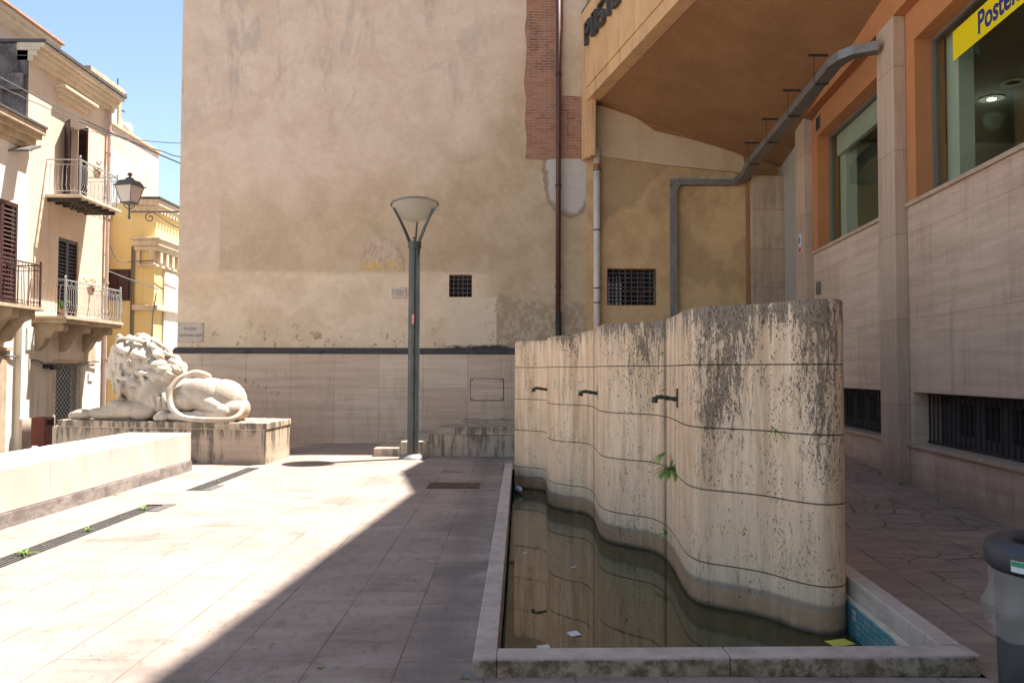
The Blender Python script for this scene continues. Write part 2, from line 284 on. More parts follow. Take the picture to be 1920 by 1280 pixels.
    side = m.ma('GREATER_THAN', o[2], .597); c = m.mix(side, c, (.60, .54, .47))
    c = m.mix(m.ma('MULTIPLY', br[1], .5), c, (.2, .14, .11)); m.bump(n, .2, .01); MT['bench'] = m.fin(c, .6)
    m = NT('grey marble base'); n = m.noise(m.sc(m.pos(), 1, 1, 2), 3, 8, .65, 1.); MT['greymarble'] = m.fin(m.mix(m.st(n, .35, .65), (.15, .13, .125), (.30, .27, .25)), .6)
    # mossy face of basin rim
    m = NT('mossy rim stone'); n = m.noise(m.pos(), 9, 8, .75); n2 = m.noise(m.sc(m.pos(), 1, 1, .5), 2.3, 6, .6); f = m.noise(m.pos(), 60, 4, .7); o = m.xyz()
    c = m.mix(m.st(n, .38, .6), (.13, .095, .055), (.40, .33, .25)); c = m.mix(m.ma('MULTIPLY', m.st(n2, .5, .65), .6), c, (.09, .075, .035))
    topf = m.st(m.ma('ADD', o[2], m.ma('MULTIPLY', n, .03)), .095, .105); marb = m.mix(m.st(m.noise(m.pos(), 6, 7, .65), .35, .65), (.38, .315, .27), (.50, .425, .375))
    marb = m.mix(m.ma('MULTIPLY', m.st(f, .5, .7), .3), marb, (.2, .17, .16))
    c = m.mix(topf, c, marb); m.bump(m.ma('ADD', f, n), .6, .006); MT['moss'] = m.fin(c, .85)
    # mosaic tiles
    m = NT('turquoise mosaic'); o = m.xyz(); a = m.ma('ADD', o[0], o[1]); br = m.brick(m.comb(a, o[2]), .042, .042, .0035, 0., (0, 0, 0), (1, 1, 1))
    c = m.mix(br[0], (.06, .27, .34), (.10, .36, .43)); miss = m.st(m.vor(m.comb(m.ma('FLOOR', m.ma('MULTIPLY', a, 12.)), m.ma('FLOOR', m.ma('MULTIPLY', o[2], 12.)), 0.), 1.3).outputs['Distance'], .8, .85)
    c = m.mix(miss, c, (.55, .52, .48)); c = m.mix(br[1], c, (.12, .12, .11)); m.bump(m.ma('SUBTRACT', 0., br[1]), .5, .004); MT['tile'] = m.fin(c, .25)
    # water
    m = NT('murky water'); n = m.noise(m.pos(), 1.2, 4, .6); c = m.mix(m.st(n, .35, .65), (.030, .031, .011), (.046, .046, .018))
    sp_ = m.ma('MULTIPLY', m.st(m.vor(m.pos(), 22.).outputs['Distance'], .13, .07), m.st(m.noise(m.pos(), 1.5, 4, .7), .52, .62)); c = m.mix(m.ma('MULTIPLY', sp_, .8), c, (.35, .34, .27))
    m.bump(m.noise(m.pos(), 5., 3, .5), .02, .01); m.b.inputs['IOR'].default_value = 1.34; MT['water'] = m.fin(c, .02)
    # glass
    m = NT('dark window glass'); g = m.n('BsdfGlossy'); g.inputs['Roughness'].default_value = .02; g.inputs['Color'].default_value = (.75, .85, .8, 1)
    t = m.n('BsdfTransparent'); t.inputs['Color'].default_value = (.86, .91, .87, 1); fr = m.n('LayerWeight'); fr.inputs['Blend'].default_value = .5
    mx = m.n('MixShader'); m.t.links.new(m.ma('ADD', m.ma('MULTIPLY', m.ma('POWER', fr.outputs['Facing'], 3.5), .4), .02, clamp=True), mx.inputs[0]); m.t.links.new(t.outputs[0], mx.inputs[1]); m.t.links.new(g.outputs[0], mx.inputs[2])
    m.t.links.new(mx.outputs[0], m.t.nodes['Material Output'].inputs[0]); MT['glass'] = m.m
    # plastic bag
    m = NT('clear bin liner'); m.b.inputs['Alpha'].default_value = .32; n = m.noise(m.sc(m.pos(), 1, 1, .4), 9, 4, .6); m.bump(n, .8, .02); MT['bag'] = m.fin((.48, .46, .43), .25)
    # grey painted metal with wear
    m = NT('lamp grey green paint'); a_ = m.noise(m.sc(m.pos(), 1, 1, .3), 9, 8, .7); f_ = m.noise(m.pos(), 40, 6, .75); z_ = m.xyz()[2]
    c = m.mix(m.st(a_, .35, .65), (.052, .064, .062), (.088, .10, .095)); c = m.mix(m.ma('MULTIPLY', m.st(f_, .64, .68), .6), c, (.20, .20, .18))
    c = m.mix(m.ma('MULTIPLY', m.st(m.ma('ADD', z_, m.ma('MULTIPLY', a_, .6)), .75, .35), .5), c, (.12, .085, .06)); m.bump(f_, .15, .003); MT['lampmetal'] = m.fin(c, .45)
    MT['galv'] = plain('galvanised steel', (.22, .21, .20), .5, .6, .2, 6, .1)
    MT['iron'] = plain('silver painted iron', (.42, .43, .44), .45, .3, .15, 12)
    MT['darkiron'] = plain('dark wrought iron', (.035, .03, .03), .6, .2, .3, 12)
    MT['rustbar'] = plain('window bar iron', (.10, .085, .08), .6, .3, .3, 12)
    MT['brownpipe'] = plain('dark red pipe paint', (.095, .035, .028), .45, 0, .25, 4, .1)
    MT['whitepipe'] = plain('dirty white pipe', (.64, .56, .51), .5, 0, .15, 3, .1)
    MT['bronze'] = plain('green bronze', (.055, .065, .05), .5, .5, .5, 20, .3)
    MT['letters'] = plain('dull metal letters', (.075, .07, .07), .45, .5, .4, 8)
    MT['shutter'] = plain('dark brown shutter paint', (.045, .022, .018), .5, 0, .25, 8)
    MT['redshutter'] = plain('dark red shutter paint', (.06, .02, .018), .5, 0, .25, 8)
    MT['bowl'] = plain('white lamp bowl', (.72, .70, .65), .4, 0, .04, 3)
    MT['black'] = plain('dark void', (.012, .012, .013), .9, 0, .2, 3)
    MT['tar'] = plain('bitumen flashing', (.06, .055, .055), .7, 0, .4, 4, .4)
    MT['roofdark'] = plain('dark gutter edge', (.09, .08, .075), .7, 0, .3, 4)
    MT['tileroof'] = plain('terracotta tiles', (.50, .28, .20), .85, 0, .3, 6, .6)
    MT['grate'] = plain('rusty grate', (.12, .065, .045), .8, .2, .4, 25, .6)
    MT['drainbar'] = plain('worn drain iron', (.10, .095, .09), .6, .2, .3, 12)
    MT['draindark'] = plain('drain slot stone', (.10, .095, .09), .9, 0, .3, 12, .4)
    m = NT('dark blue grey plastic'); a_ = m.noise(m.pos(), 5, 7, .7); b_ = m.noise(m.sc(m.pos(), 1, 1, 7), 9, 8, .8, .3)
    c = m.mix(m.st(a_, .35, .65), (.020, .024, .034), (.036, .042, .055)); c = m.mix(m.ma('MULTIPLY', m.st(b_, .60, .66), .5), c, (.13, .13, .14)); m.bump(b_, .3, .004); MT['binblue'] = m.fin(c, m.st(a_, .3, .7, .35, .6))
    MT['binred'] = plain('red brown bin paint', (.20, .045, .03), .5, 0, .2, 6)
    MT['paper'] = plain('white paper', (.62, .62, .64), .8, 0, .1, 14)
    MT['yellowpaper'] = plain('yellow paper', (.62, .55, .08), .7, 0, .15, 20)
    MT['signyellow'] = plain('yellow sign vinyl', (.85, .68, .0), .4, 0, .02, 2)
    MT['signblue'] = plain('blue sign vinyl', (.01, .03, .22), .4, 0, .02, 2)
    MT['plaque'] = plain('marble plaque', (.52, .45, .39), .6, 0, .12, 9)
    MT['ink'] = plain('faded engraved letters', (.26, .19, .17), .8, 0, .3, 9)
    MT['redink'] = plain('red sticker', (.55, .06, .05), .6, 0, .2, 40)
    MT['greenink'] = plain('green sticker', (.02, .25, .13), .5, 0, .2, 40)
    MT['leaf'] = plain('fresh fern green', (.17, .29, .045), .7, 0, .35, 30)
    MT['flower'] = plain('pink petals', (.62, .20, .24), .7, 0, .3, 30)
    MT['dryflower'] = plain('dry orange petals', (.60, .30, .08), .7, 0, .3, 30)
    MT['pot'] = plain('terracotta pot', (.42, .20, .10), .8, 0, .2, 12)
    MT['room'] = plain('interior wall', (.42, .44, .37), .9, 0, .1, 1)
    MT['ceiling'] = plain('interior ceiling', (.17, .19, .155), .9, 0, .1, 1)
    MT['blind'] = plain('pale green blind', (.58, .61, .54), .8, 0, .08, 3)
    MT['aluframe'] = plain('brown grey window frame', (.20, .165, .15), .5, .2, .1, 6)
    MT['lampglass'] = plain('frosted lantern glass', (.62, .56, .52), .35, 0, .06, 6)
    MT['cable'] = plain('grey cable', (.16, .15, .15), .6, 0, .25, 8)
    MT['box'] = plain('pale grey plastic box', (.60, .60, .58), .5, 0, .08, 8)
    MT['skyglass'] = plain('pale window pane', (.50, .60, .66), .08, 0, .05, 2, 0, .8)
    MT['asphalt'] = plain('pale street stone', (.36, .33, .30), .9, 0, .2, 2, .3)
    m = NT('white lamp bowl'); tr = m.n('BsdfTranslucent'); tr.inputs['Color'].default_value = (.98, .95, .88, 1); mx = m.n('MixShader'); mx.inputs[0].default_value = .85
    m.fin((.9, .87, .80), .35); m.t.links.new(m.b.outputs[0], mx.inputs[1]); m.t.links.new(tr.outputs[0], mx.inputs[2]); m.t.links.new(mx.outputs[0], m.t.nodes['Material Output'].inputs[0]); MT['bowl'] = m.m
    e = NT('downlight glow'); e.b.inputs['Emission Color'].default_value = (1, .93, .8, 1); e.b.inputs['Emission Strength'].default_value = 6.; MT['glow'] = e.fin((.9, .9, .9), .5)
mats()

# ------------------------------------------------------------------ mesh helpers (all in world coordinates)
class MB:
    def __init__(s, f=None): s.v = []; s.f = []; s.t = f
    def add(s, vs, fs):
        b = len(s.v); s.v += [tuple(s.t(*v)) if s.t else tuple(v) for v in vs]; s.f += [tuple(b+i for i in f) for f in fs]; return s
    def box(s, x0, x1, y0, y1, z0, z1):
        v = [(x, y, z) for z in (z0, z1) for x, y in ((x0, y0), (x1, y0), (x1, y1), (x0, y1))]
        return s.add(v, [(3, 2, 1, 0), (4, 5, 6, 7), (0, 1, 5, 4), (1, 2, 6, 5), (2, 3, 7, 6), (3, 0, 4, 7)])
    def prism(s, pts, z0, z1):
        n = len(pts); v = [(x, y, z0) for x, y in pts]+[(x, y, z1) for x, y in pts]
        return s.add(v, [tuple(range(n))[::-1], tuple(range(n, 2*n))]+[(i, (i+1) % n, n+(i+1) % n, n+i) for i in range(n)])
    def xzprism(s, pts, y0, y1):
        n = len(pts); v = [(x, y0, z) for x, z in pts]+[(x, y1, z) for x, z in pts]
        return s.add(v, [tuple(range(n)), tuple(range(n, 2*n))[::-1]]+[(i, n+i, n+(i+1) % n, (i+1) % n) for i in range(n)])
    def yzprism(s, pts, x0, x1):
        n = len(pts); v = [(x0, y, z) for y, z in pts]+[(x1, y, z) for y, z in pts]
        return s.add(v, [tuple(range(n))[::-1], tuple(range(n, 2*n))]+[(i, (i+1) % n, n+(i+1) % n, n+i) for i in range(n)])
    def tube(s, pts, r, n=6, caps=True):
        pts = [Vector(p) for p in pts]; k = len(pts); rs = r if isinstance(r, (list, tuple)) else [r]*k
        v = []; prev = None
        for i, p in enumerate(pts):
            d = (pts[min(i+1, k-1)]-pts[max(i-1, 0)]).normalized()
            if prev is None: a = d.orthogonal().normalized()
            else: a = (prev-d*prev.dot(d)); a = a.normalized() if a.length > 1e-6 else d.orthogonal().normalized()
            prev = a; b = d.cross(a)
            v += [p+(a*math.cos(q)+b*math.sin(q))*rs[i] for q in (2*math.pi*j/n for j in range(n))]
        f = [(i*n+j, i*n+(j+1) % n, (i+1)*n+(j+1) % n, (i+1)*n+j) for i in range(k-1) for j in range(n)]
        if caps: f += [tuple(range(n))[::-1], tuple(range((k-1)*n, k*n))]
        return s.add(v, f)
    def lathe(s, c, prof, n=32, ang=0., cap=True):
        cx, cy, cz = c; v = []; k = len(prof)
        for r, z in prof: v += [(cx+r*math.cos(ang+2*math.pi*j/n), cy+r*math.sin(ang+2*math.pi*j/n), cz+z) for j in range(n)]
        f = [(i*n+j, i*n+(j+1) % n, (i+1)*n+(j+1) % n, (i+1)*n+j) for i in range(k-1) for j in range(n)]
        f += [tuple(range(n))[::-1]]+([tuple(range((k-1)*n, k*n))] if cap else [])
        return s.add(v, f)
    def ell(s, c, r, R=None, n=16, m=10):
        c = Vector(c); v = []
        for i in range(m+1):
            t = math.pi*i/m
            for j in range(n):
                q = 2*math.pi*j/n; p = Vector((r[0]*math.sin(t)*math.cos(q), r[1]*math.sin(t)*math.sin(q), r[2]*math.cos(t)))
                v.append(c+(R @ p if R else p))
        return s.add(v, [(i*n+j, (i+1)*n+j, (i+1)*n+(j+1) % n, i*n+(j+1) % n) for i in range(m) for j in range(n)])
    def build(s, name, mat, parent=None, smooth=False, bevel=0.0):
        me = bpy.data.meshes.new(name); o = bpy.data.objects.new(name, me); COL.objects.link(o)
        off = Vector((0, 0, 0))
        if parent is not None:
            o.parent = parent; q = parent
            while q is not None: off = off+q.location; q = q.parent
        me.from_pydata([tuple(Vector(v)-off) for v in s.v], [], s.f); me.update()
        bm = bmesh.new(); bm.from_mesh(me); bmesh.ops.remove_doubles(bm, verts=bm.verts, dist=1e-5) if smooth else None
        bmesh.ops.recalc_face_normals(bm, faces=bm.faces); bm.to_mesh(me); bm.free()
        if isinstance(mat, str): mat = MT[mat]
        me.materials.append(mat)
        if smooth: me.polygons.foreach_set('use_smooth', [True]*len(me.polygons))
        if bevel:
            b = o.modifiers.new('bevel', 'BEVEL'); b.width = bevel; b.segments = 2; b.limit_method = 'ANGLE'; b.angle_limit = .7
        return o

def tag(o, label=None, cat=None, group=None, kind=None):
    if label: o['label'] = label
    if cat: o['category'] = cat
    if group: o['group'] = group
    if kind: o['kind'] = kind
    return o
def empty(name, loc, label, cat, group=None):
    o = bpy.data.objects.new(name, None); COL.objects.link(o); o.location = loc; o.empty_display_size = .2
    return tag(o, label, cat, group)
def curvepts(pts, k=8):
    P = [Vector(p) for p in pts]; out = []
    for i in range(len(P)-1):
        a = P[max(i-1, 0)]; b = P[i]; c = P[i+1]; d = P[min(i+2, len(P)-1)]
        for j in range(k):
            t = j/k; out.append(.5*((2*b)+(c-a)*t+(2*a-5*b+4*c-d)*t*t+(3*b-a-3*c+d)*t**3))
    out.append(P[-1]); return out
def text_mesh(body, size, thick, mapf, name, mat, parent, align='LEFT', bold=0.0):
    """a line of lettering turned into a mesh; mapf(u, v, w) -> world point (w = depth towards the reader)"""
    cu = bpy.data.curves.new('lettering', 'FONT'); cu.body = body; cu.size = size; cu.extrude = thick/2; cu.offset = bold; cu.align_x = align
    o = bpy.data.objects.new('lettering', cu); COL.objects.link(o)
    dg = bpy.context.evaluated_depsgraph_get(); me = bpy.data.meshes.new_from_object(o.evaluated_get(dg))
    vs = [v.co.copy() for v in me.vertices]; fs = [tuple(p.vertices) for p in me.polygons]
    bpy.data.objects.remove(o); bpy.data.curves.remove(cu); bpy.data.meshes.remove(me)
    mb = MB(); mb.add([mapf(v.x, v.y, v.z) for v in vs], fs); return mb.build(name, mat, parent)

# ------------------------------------------------------------------ the setting
def zplaza(x, y):
    t = min(1., max(0., (-4.1-x)/2.5)); s = min(1., max(0., (y-14.6)/.8)); t = t*t*(3-2*t)
    return -.47*t*s
def sheet(rects, zf, step, name, mat):
    mb = MB()
    for (x0, x1, y0, y1) in rects:
        nx = max(1, int((x1-x0)/step)); ny = max(1, int((y1-y0)/step))
        v = [(x0+(x1-x0)*i/nx, y0+(y1-y0)*j/ny) for j in range(ny+1) for i in range(nx+1)]
        mb.add([(x, y, zf(x, y)) for x, y in v], [(j*(nx+1)+i, j*(nx+1)+i+1, (j+1)*(nx+1)+i+1, (j+1)*(nx+1)+i) for j in range(ny) for i in range(nx)])
    return tag(mb.build(name, mat, smooth=True), kind='structure')
tag(MB().add([(-900, -900, -.8), (900, -900, -.8), (900, 900, -.8), (-900, 900, -.8)], [(0, 1, 2, 3)]).build('ground', 'asphalt'), kind='structure')
tag(MB().add([(-40, -30, -.48), (-5.5, -30, -.48), (-5.5, 60, -.48), (-40, 60, -.48)], [(0, 1, 2, 3)]).build('street', 'asphalt'), kind='structure')
sheet([(-8.5, -.17, 13.6, 18.12), (-5.6, -4.33, -12, 13.6), (-4.11, -.17, -12, 4.40), (-4.11, -.09, 4.40, 13.6), (-.17, 2.5, -12, 4.40), (-.17, 1.3, 13.5, 18.12),
       (-4.33, -4.11, 9.9, 11.0), (-4.33, -4.11, -12, .5)], zplaza, .5, 'plaza_paving', 'plaza')
sheet([(-4.33, -4.11, .5, 9.9), (-4.33, -4.11, 11.0, 13.6)], lambda x, y: -.09, .5, 'drain_bed', 'draindark')
def zpath(x, y): return .002+max(0., (y-8.7)*.038)
WC = [(6.45, 2.35), (6.6, 1.95), (6.8, 1.7), (7.3, 1.68), (8.4, 1.7), (8.8, 1.6), (9.1, 1.3), (9.5, 1.2), (10.6, 1.2), (11.1, 1.1), (11.5, .8), (12.0, .7), (13.1, .6), (13.4, .35), (18.4, .35)]
def wcx(y):
    for (a, b), (c, d) in zip(WC, WC[1:]):
        if a <= y <= c: return b+(d-b)*(y-a)/(c-a)
    return 2.5
mb = MB(); ys = [-12+.5*i for i in range(37)]+[6.46+.24*i for i in range(50)]; ys = [y for y in ys if y < 18.4]+[18.4]
for a, b in zip(ys, ys[1:]):
    for k in range(6):
        v = []
        for y, kk in ((a, k), (a, k+1), (b, k+1), (b, k)):
            l = wcx(y) if y >= 6.45 and a >= 6.45 else 2.5
            x = l+(7-l)*kk/6; v.append((x, y, zpath(x, y)))
        mb.add(v, [(0, 1, 2, 3)])
tag(mb.build('side_path', 'path', smooth=True), kind='structure')

# drains: slotted covers lying in the bed
def drain(y0, y1, jag, label, nbar=5):
    r = empty('drain_cover', (-4.22, (y0+y1)/2, -.06), label, 'drain', 'slot drains beside the bench')
    m = MB()
    for i in range(nbar): x = -4.315+i*(.19/(nbar-1)); m.box(x-.009, x+.009, y0+.01, y1-.01, -.06, -.006)
    for j in range(int((y1-y0)/.5)+1): y = y0+.05+j*.5; m.box(-4.32, -4.12, y-.012, y+.012, -.055, -.01)
    m.build('grating', 'drainbar', r)
    MB().box(-4.108, -3.98, jag, jag+.5, .002, .007).build('end_plate', 'draindark', r)
drain(.6, 9.88, 9.38, 'long dark slotted drain cover in the paving nearest the camera')
drain(11.02, 13.58, 11.02, 'short dark slotted drain cover running up to the lion plinth')

def stone_box(name, box, mat, label, cat, bevel=.008, group=None):
    return tag(MB().box(*box).build(name, mat, bevel=bevel), label, cat, group)

# ------------------------------------------------------------------ plain old building with the blind wall
house = empty('old_building', (-.7, 18.4, 0), 'tall blind end wall of weathered pink beige plaster with exposed brick strip', 'building')
YW = 18.4
def wall_holes(mb, x0, x1, z0, z1, y0, y1, holes):
    xs = sorted({x0, x1, *[h[0] for h in holes], *[h[1] for h in holes]}); zs = sorted({z0, z1, *[h[2] for h in holes], *[h[3] for h in holes]})
    for i in range(len(xs)-1):
        for j in range(len(zs)-1):
            cx = (xs[i]+xs[i+1])/2; cz = (zs[j]+zs[j+1])/2
            if not any(h[0] < cx < h[1] and h[2] < cz < h[3] for h in holes): mb.box(xs[i], xs[i+1], y0, y1, zs[j], zs[j+1])
H1 = (-1.41, -.90, 3.24, 3.74); H2 = (2.12, 3.22, 3.07, 3.89)
mb = MB(); wall_holes(mb, -7.46, 6.3, -.6, 12.75, YW, YW+.45, [H1, H2]); mb.box(-7.46, 6.3, YW+.45, 31, -.6, 12.7)
wl = mb.build('wall', 'plaster', house)
bm = bmesh.new(); bm.from_mesh(wl.data); bmesh.ops.remove_doubles(bm, verts=bm.verts, dist=1e-4); bm.to_mesh(wl.data); bm.free()
mb = MB().xzprism([(.285, 6.35), (.7, 6.33), (1.1, 6.37), (1.63, 6.36), (1.63, 7.76), (1.10, 7.79), (1.09, 8.6), (1.13, 9.4), (1.10, 12.5), (.27, 12.5), (.30, 9.6), (.26, 9.3), (.31, 8.9), (.28, 8.4), (.24, 8.1), (.30, 7.7), (.27, 7.2), (.31, 6.8)], YW-.012, YW+.002); mb.build('exposed_brick', 'brick', house)
# roof edge
MB().box(-7.6, 6.4, YW-.14, 31.2, 12.75, 12.95).build('roof', 'roofdark', house)
def grille(h, nx, nz, deep, name='window'):
    f = MB().box(h[0], h[1], YW+.40, YW+.44, h[2], h[3]).build(name, 'black', house)
    g = MB()
    for i in range(nx+1): x = h[0]+(h[1]-h[0])*i/nx; g.box(x-.011, x+.011, YW+deep, YW+deep+.02, h[2], h[3])
    for j in range(1, nz): z = h[2]+(h[3]-h[2])*j/nz; g.box(h[0], h[1], YW+deep-.014, YW+deep+.006, z-.011, z+.011)
    g.build('grille', 'rustbar', f); return f
grille(H1, 5, 5, .04)
f2 = grille(H2, 8, 8, .05)
mb = MB()
for i in range(4):
    mb.box(2.18+i*.085, 2.19+i*.085, YW+.205, YW+.215, 3.07, 3.75)
    for j in range(6): mb.box(2.16+i*.085, 2.21+i*.085, YW+.2, YW+.22, 3.1+j*.085, 3.15+j*.085)
mb.build('lattice_screen', 'iron', f2)
mb = MB().box(2.55, 2.6, YW+.3, YW+.33, 3.1, 3.85).box(2.9, 2.95, YW+.3, YW+.33, 3.1, 3.85).box(2.5, 3.2, YW+.3, YW+.32, 3.4, 3.46); mb.build('inner_frame', 'redshutter', f2)
# fallen plaster patch: ragged raised rubble
mb = MB(); rr = random.Random(3)
cx, cz = -2.93, 4.05
def prf(x):  # outline heights
    t = (x+3.48)/1.12
    return 3.82, 3.82+max(0., .8*math.sin(math.pi*min(1, max(0, t)))**.55*(1-.35*abs(t-.42)))
N = 26
vs = []; fs = []
for i in range(N+1):
    x = -3.48+1.12*i/N; a, b = prf(x)
    for j in range(15):
        t = j/14; edge = min(t, 1-t, i/N, 1-i/N)
        vs.append((x+rr.uniform(-.012, .012), YW-.004-(rr.uniform(.0, .02) if edge > .04 else -.006), a+(b-a)*t+rr.uniform(-.01, .01)))
for i in range(N):
    for j in range(14): k = i*15+j; fs.append((k, k+15, k+16, k+1))
m = NT('bare rubble plaster'); n = m.noise(m.pos(), 5, 6, .6); o = m.xyz(); c = m.mix(m.st(n, .35, .65), (.50, .37, .27), (.60, .47, .35))
c = m.mix(m.ma('MULTIPLY', m.st(n, .42, .6), m.st(o[2], 4.2, 3.95)), c, (.62, .42, .17)); m.bump(n, .4, .02); m.fin(c, .95)
mb.add(vs, fs).build('bare_patch', m.m, house)
# downpipes
def bands(mb, x, y, zs, r, h=.05):
    for z in zs: mb.lathe((x, y, z), [(r, 0), (r, h)], 12)
dp = MB().tube([(1.02, 18.28, 12.6), (1.02, 18.28, 2.2)], .058, 12).build('downpipe', 'brownpipe', house, smooth=True)
for z in (5.7, 3.45, 2.66, 8.2, 10.2): MB().lathe((1.02, 18.28, z), [(.072, 0), (.072, .045)], 12).build('pipe_collar', 'darkiron', dp)
mb = MB().tube([(1.025, 18.28, 2.9), (1.03, 18.28, 2.0)], .066, 12); mb.build('pipe_foot', 'darkiron', dp, smooth=True)
wp_ = MB().tube([(1.88, 18.3, 6.55), (1.88, 18.3, .6)], .075, 14).build('downpipe', 'whitepipe', house, smooth=True); wp_['label'] = 'dirty white plastic downpipe'
for z in (6.06, 4.72, 3.42, 3.1): MB().lathe((1.88, 18.3, z), [(.084, 0), (.084, .03)], 12).build('pipe_collar', 'rustbar', wp_)
MB().lathe((1.88, 18.3, 6.1), [(.0775, 0), (.0775, .12)], 14).build('rust_mark', plain('rust stain', (.35, .12, .05), .8, 0, .5, 30), wp_)

# dado of travertine slabs with a bitumen flashing on top
dado = empty('travertine_dado', (-.8, 18.1, 0), 'long travertine slab dado along the foot of the blind wall', 'wall')
MB().box(-7.72, 6.2, 18.1, 18.4, -.6, 1.955).build('stone_facing', 'dado', dado, bevel=.006)
mb = MB().add([(-7.5, 18.09, 1.957), (1.2, 18.09, 1.957), (1.2, 18.4, 2.10), (-7.5, 18.4, 2.10), (-7.5, 18.4, 1.957), (1.2, 18.4, 1.957)], [(0, 1, 2, 3), (0, 4, 5, 1), (0, 3, 4), (1, 5, 2)])
mb.build('bitumen_flashing', 'tar', dado)
mb = MB()
rr = random.Random(5)
for x in (-5.9, -4.35, -2.75, -.95, .0): MB().ell((x+rr.uniform(-.2, .2), 18.2, 1.99), (.16, .08, .045), None, 10, 6).build('bitumen_lump', 'tar', dado, smooth=True)
# inspection panel
pn = MB().box(-.90, -.19, 18.085, 18.1, .96, 1.42).build('access_panel', 'dado', dado, bevel=.002)
mb = MB()
for a in ((-.915, -.175, .945, .957), (-.915, -.175, 1.423, 1.433), (-.915, -.903, .957, 1.423), (-.187, -.175, .957, 1.423)): mb.box(a[0], a[1], 18.094, 18.102, a[2], a[3])
mb.build('panel_gap', 'black', pn)
for x in (-.87, -.22):
    for z in (.99, 1.39): MB().box(x-.012, x+.012, 18.078, 18.086, z-.012, z+.012).build('screw', 'darkiron', pn)
# scribbled graffiti strokes
mb = MB(); rr = random.Random(11)
for k in range(7):
    x = -5.95+k*.14; z = 1.42-.055*k
    mb.tube([(x+rr.uniform(-.04, .04), 18.098, z+rr.uniform(-.07, .07)) for _ in range(4)], .005, 4)
mb.build('graffiti', 'cable', dado)

# ------------------------------------------------------------------ steps
st = empty('stone_steps', (-1., 15.5, 0), 'four weathered travertine steps climbing rightwards behind the street lamp', 'steps')
for i, (x, z) in enumerate([(-2.57, .15), (-2.07, .275), (-1.55, .405)]):
    x1 = (-2.07, -1.55, -1.04)[i]
    MB().box(x, x1-.002, 15.47, 18.08, -.05, z).build('step', 'step', st, bevel=.01)
MB().box(-1.04, 1.25, 15.46, 18.08, -.05, .548).build('landing', 'step', st, bevel=.01)
MB().box(-1.06, 1.25, 15.43, 15.457, .41, .552).build('nosing', 'step', st, bevel=.006)

# ------------------------------------------------------------------ signs on the wall
sg = empty('street_sign', (-7.15, 18.4, 2.22), 'carved marble street name plaque at the far left foot of the plaster wall', 'sign')
MB().box(-7.43, -6.88, 18.37, 18.4, 2.215, 2.635).build('slab', 'plaque', sg, bevel=.004)
for (t, s_, z) in (('PIAZZA', .098, 2.475), ('GIOVANNI XXIII', .088, 2.335)):
    k = .78 if s_ < .09 else .9
    text_mesh(t, s_, .006, lambda u, v, w_, z=z, k=k: (-7.155+u*k, 18.368-w_, z+v), 'lettering', 'ink', sg, 'CENTER')
for x in (-7.40, -6.91):
    for z in (2.245, 2.605): MB().box(x-.009, x+.009, 18.362, 18.371, z-.009, z+.009).build('screw', 'darkiron', sg)
sg = empty('small_plaque', (-2.52, 18.4, 3.22), 'small blank marble plaque on the wall just left of the lamp post', 'plaque')
MB().box(-2.69, -2.36, 18.375, 18.4, 3.215, 3.43).build('slab', 'plaque', sg, bevel=.004)
mb = MB()
for i, (a, b, z) in enumerate(((-2.6, -2.45, 3.37), (-2.63, -2.42, 3.325), (-2.60, -2.44, 3.285))):
    mb.box(a, b, 18.372, 18.376, z-.006, z+.006)
mb.build('worn_inscription', 'ink', sg)
for x in (-2.665, -2.385): MB().box(x-.01, x+.01, 18.366, 18.376, 3.36, 3.38).build('screw', 'darkiron', sg)

# ------------------------------------------------------------------ post office
po = empty('post_office', (5.2, 9, 0), 'travertine post office with orange window surrounds and a deep angled canopy', 'building')
FA = lambda p, y, z: (4.44-p+.085*y, y, z)          # p = distance out from the facade
def FB(): return MB(FA)
PIL = [(2.1, 2.75), (6.65, 7.3), (11.22, 11.86), (15.8, 16.46)]
BAY = [(-2.6, 2.1), (2.75, 6.65), (7.3, 11.22), (11.86, 15.8)]
FB().box(-.4, .0, -12, 18.39, -.7, .60).build('base_course', 'facade', po)
for (a, b) in BAY: FB().box(-.4, .045, a, b, .60, .655).build('ledge', 'pillar', po, bevel=.004)
mb = FB()
for (a, b) in BAY:
    mb.box(-.4, 0, a, a+.16, .655, 1.335); mb.box(-.4, 0, b-.14, b, .655, 1.335)
mb.box(-.4, 0, 16.46, 18.39, .60, 1.335); mb.box(-.4, 0, -12, -2.6, .60, 1.335)
for (a, b) in PIL: mb.box(-.4, -.001, a, b, .60, 3.84)
for (a, b) in BAY: mb.box(-.4, 0, a, b, 1.335, 3.84)
mb.box(-.4, 0, -12, -2.6, 1.335, 3.84)
mb.build('lower_wall', 'facade', po)
FB().box(-.4, -.002, 16.46, 18.38, 1.335, 7.2).build('grey_wall', 'greywall', po)
for (a, b) in PIL:
    FB().box(0.001, .165, a, b, -.3, 6.5).build('pillar', 'pillar', po, bevel=.005)
for (a, b) in BAY: FB().box(-.4, .04, a, b, 3.84, 3.895).build('sill', 'pillar', po, bevel=.004)
mb = FB()
for (a, b) in BAY:
    mb.box(-.4, 0, a, a+.30, 3.895, 6.5); mb.box(-.4, 0, b-.31, b, 3.895, 6.5); mb.box(-.4, 0, a+.30, b-.31, 6.05, 6.5)
mb.box(-.4, 0, -12, -2.6, 3.895, 6.5)
for (a, b) in PIL: mb.box(-.4, -.001, a, b, 3.84, 6.5)
mb.build('window_surround', 'orange', po)
FB().box(-.4, .162, -12, 16.5, 6.503, 7.9).build('beam', 'orange', po)
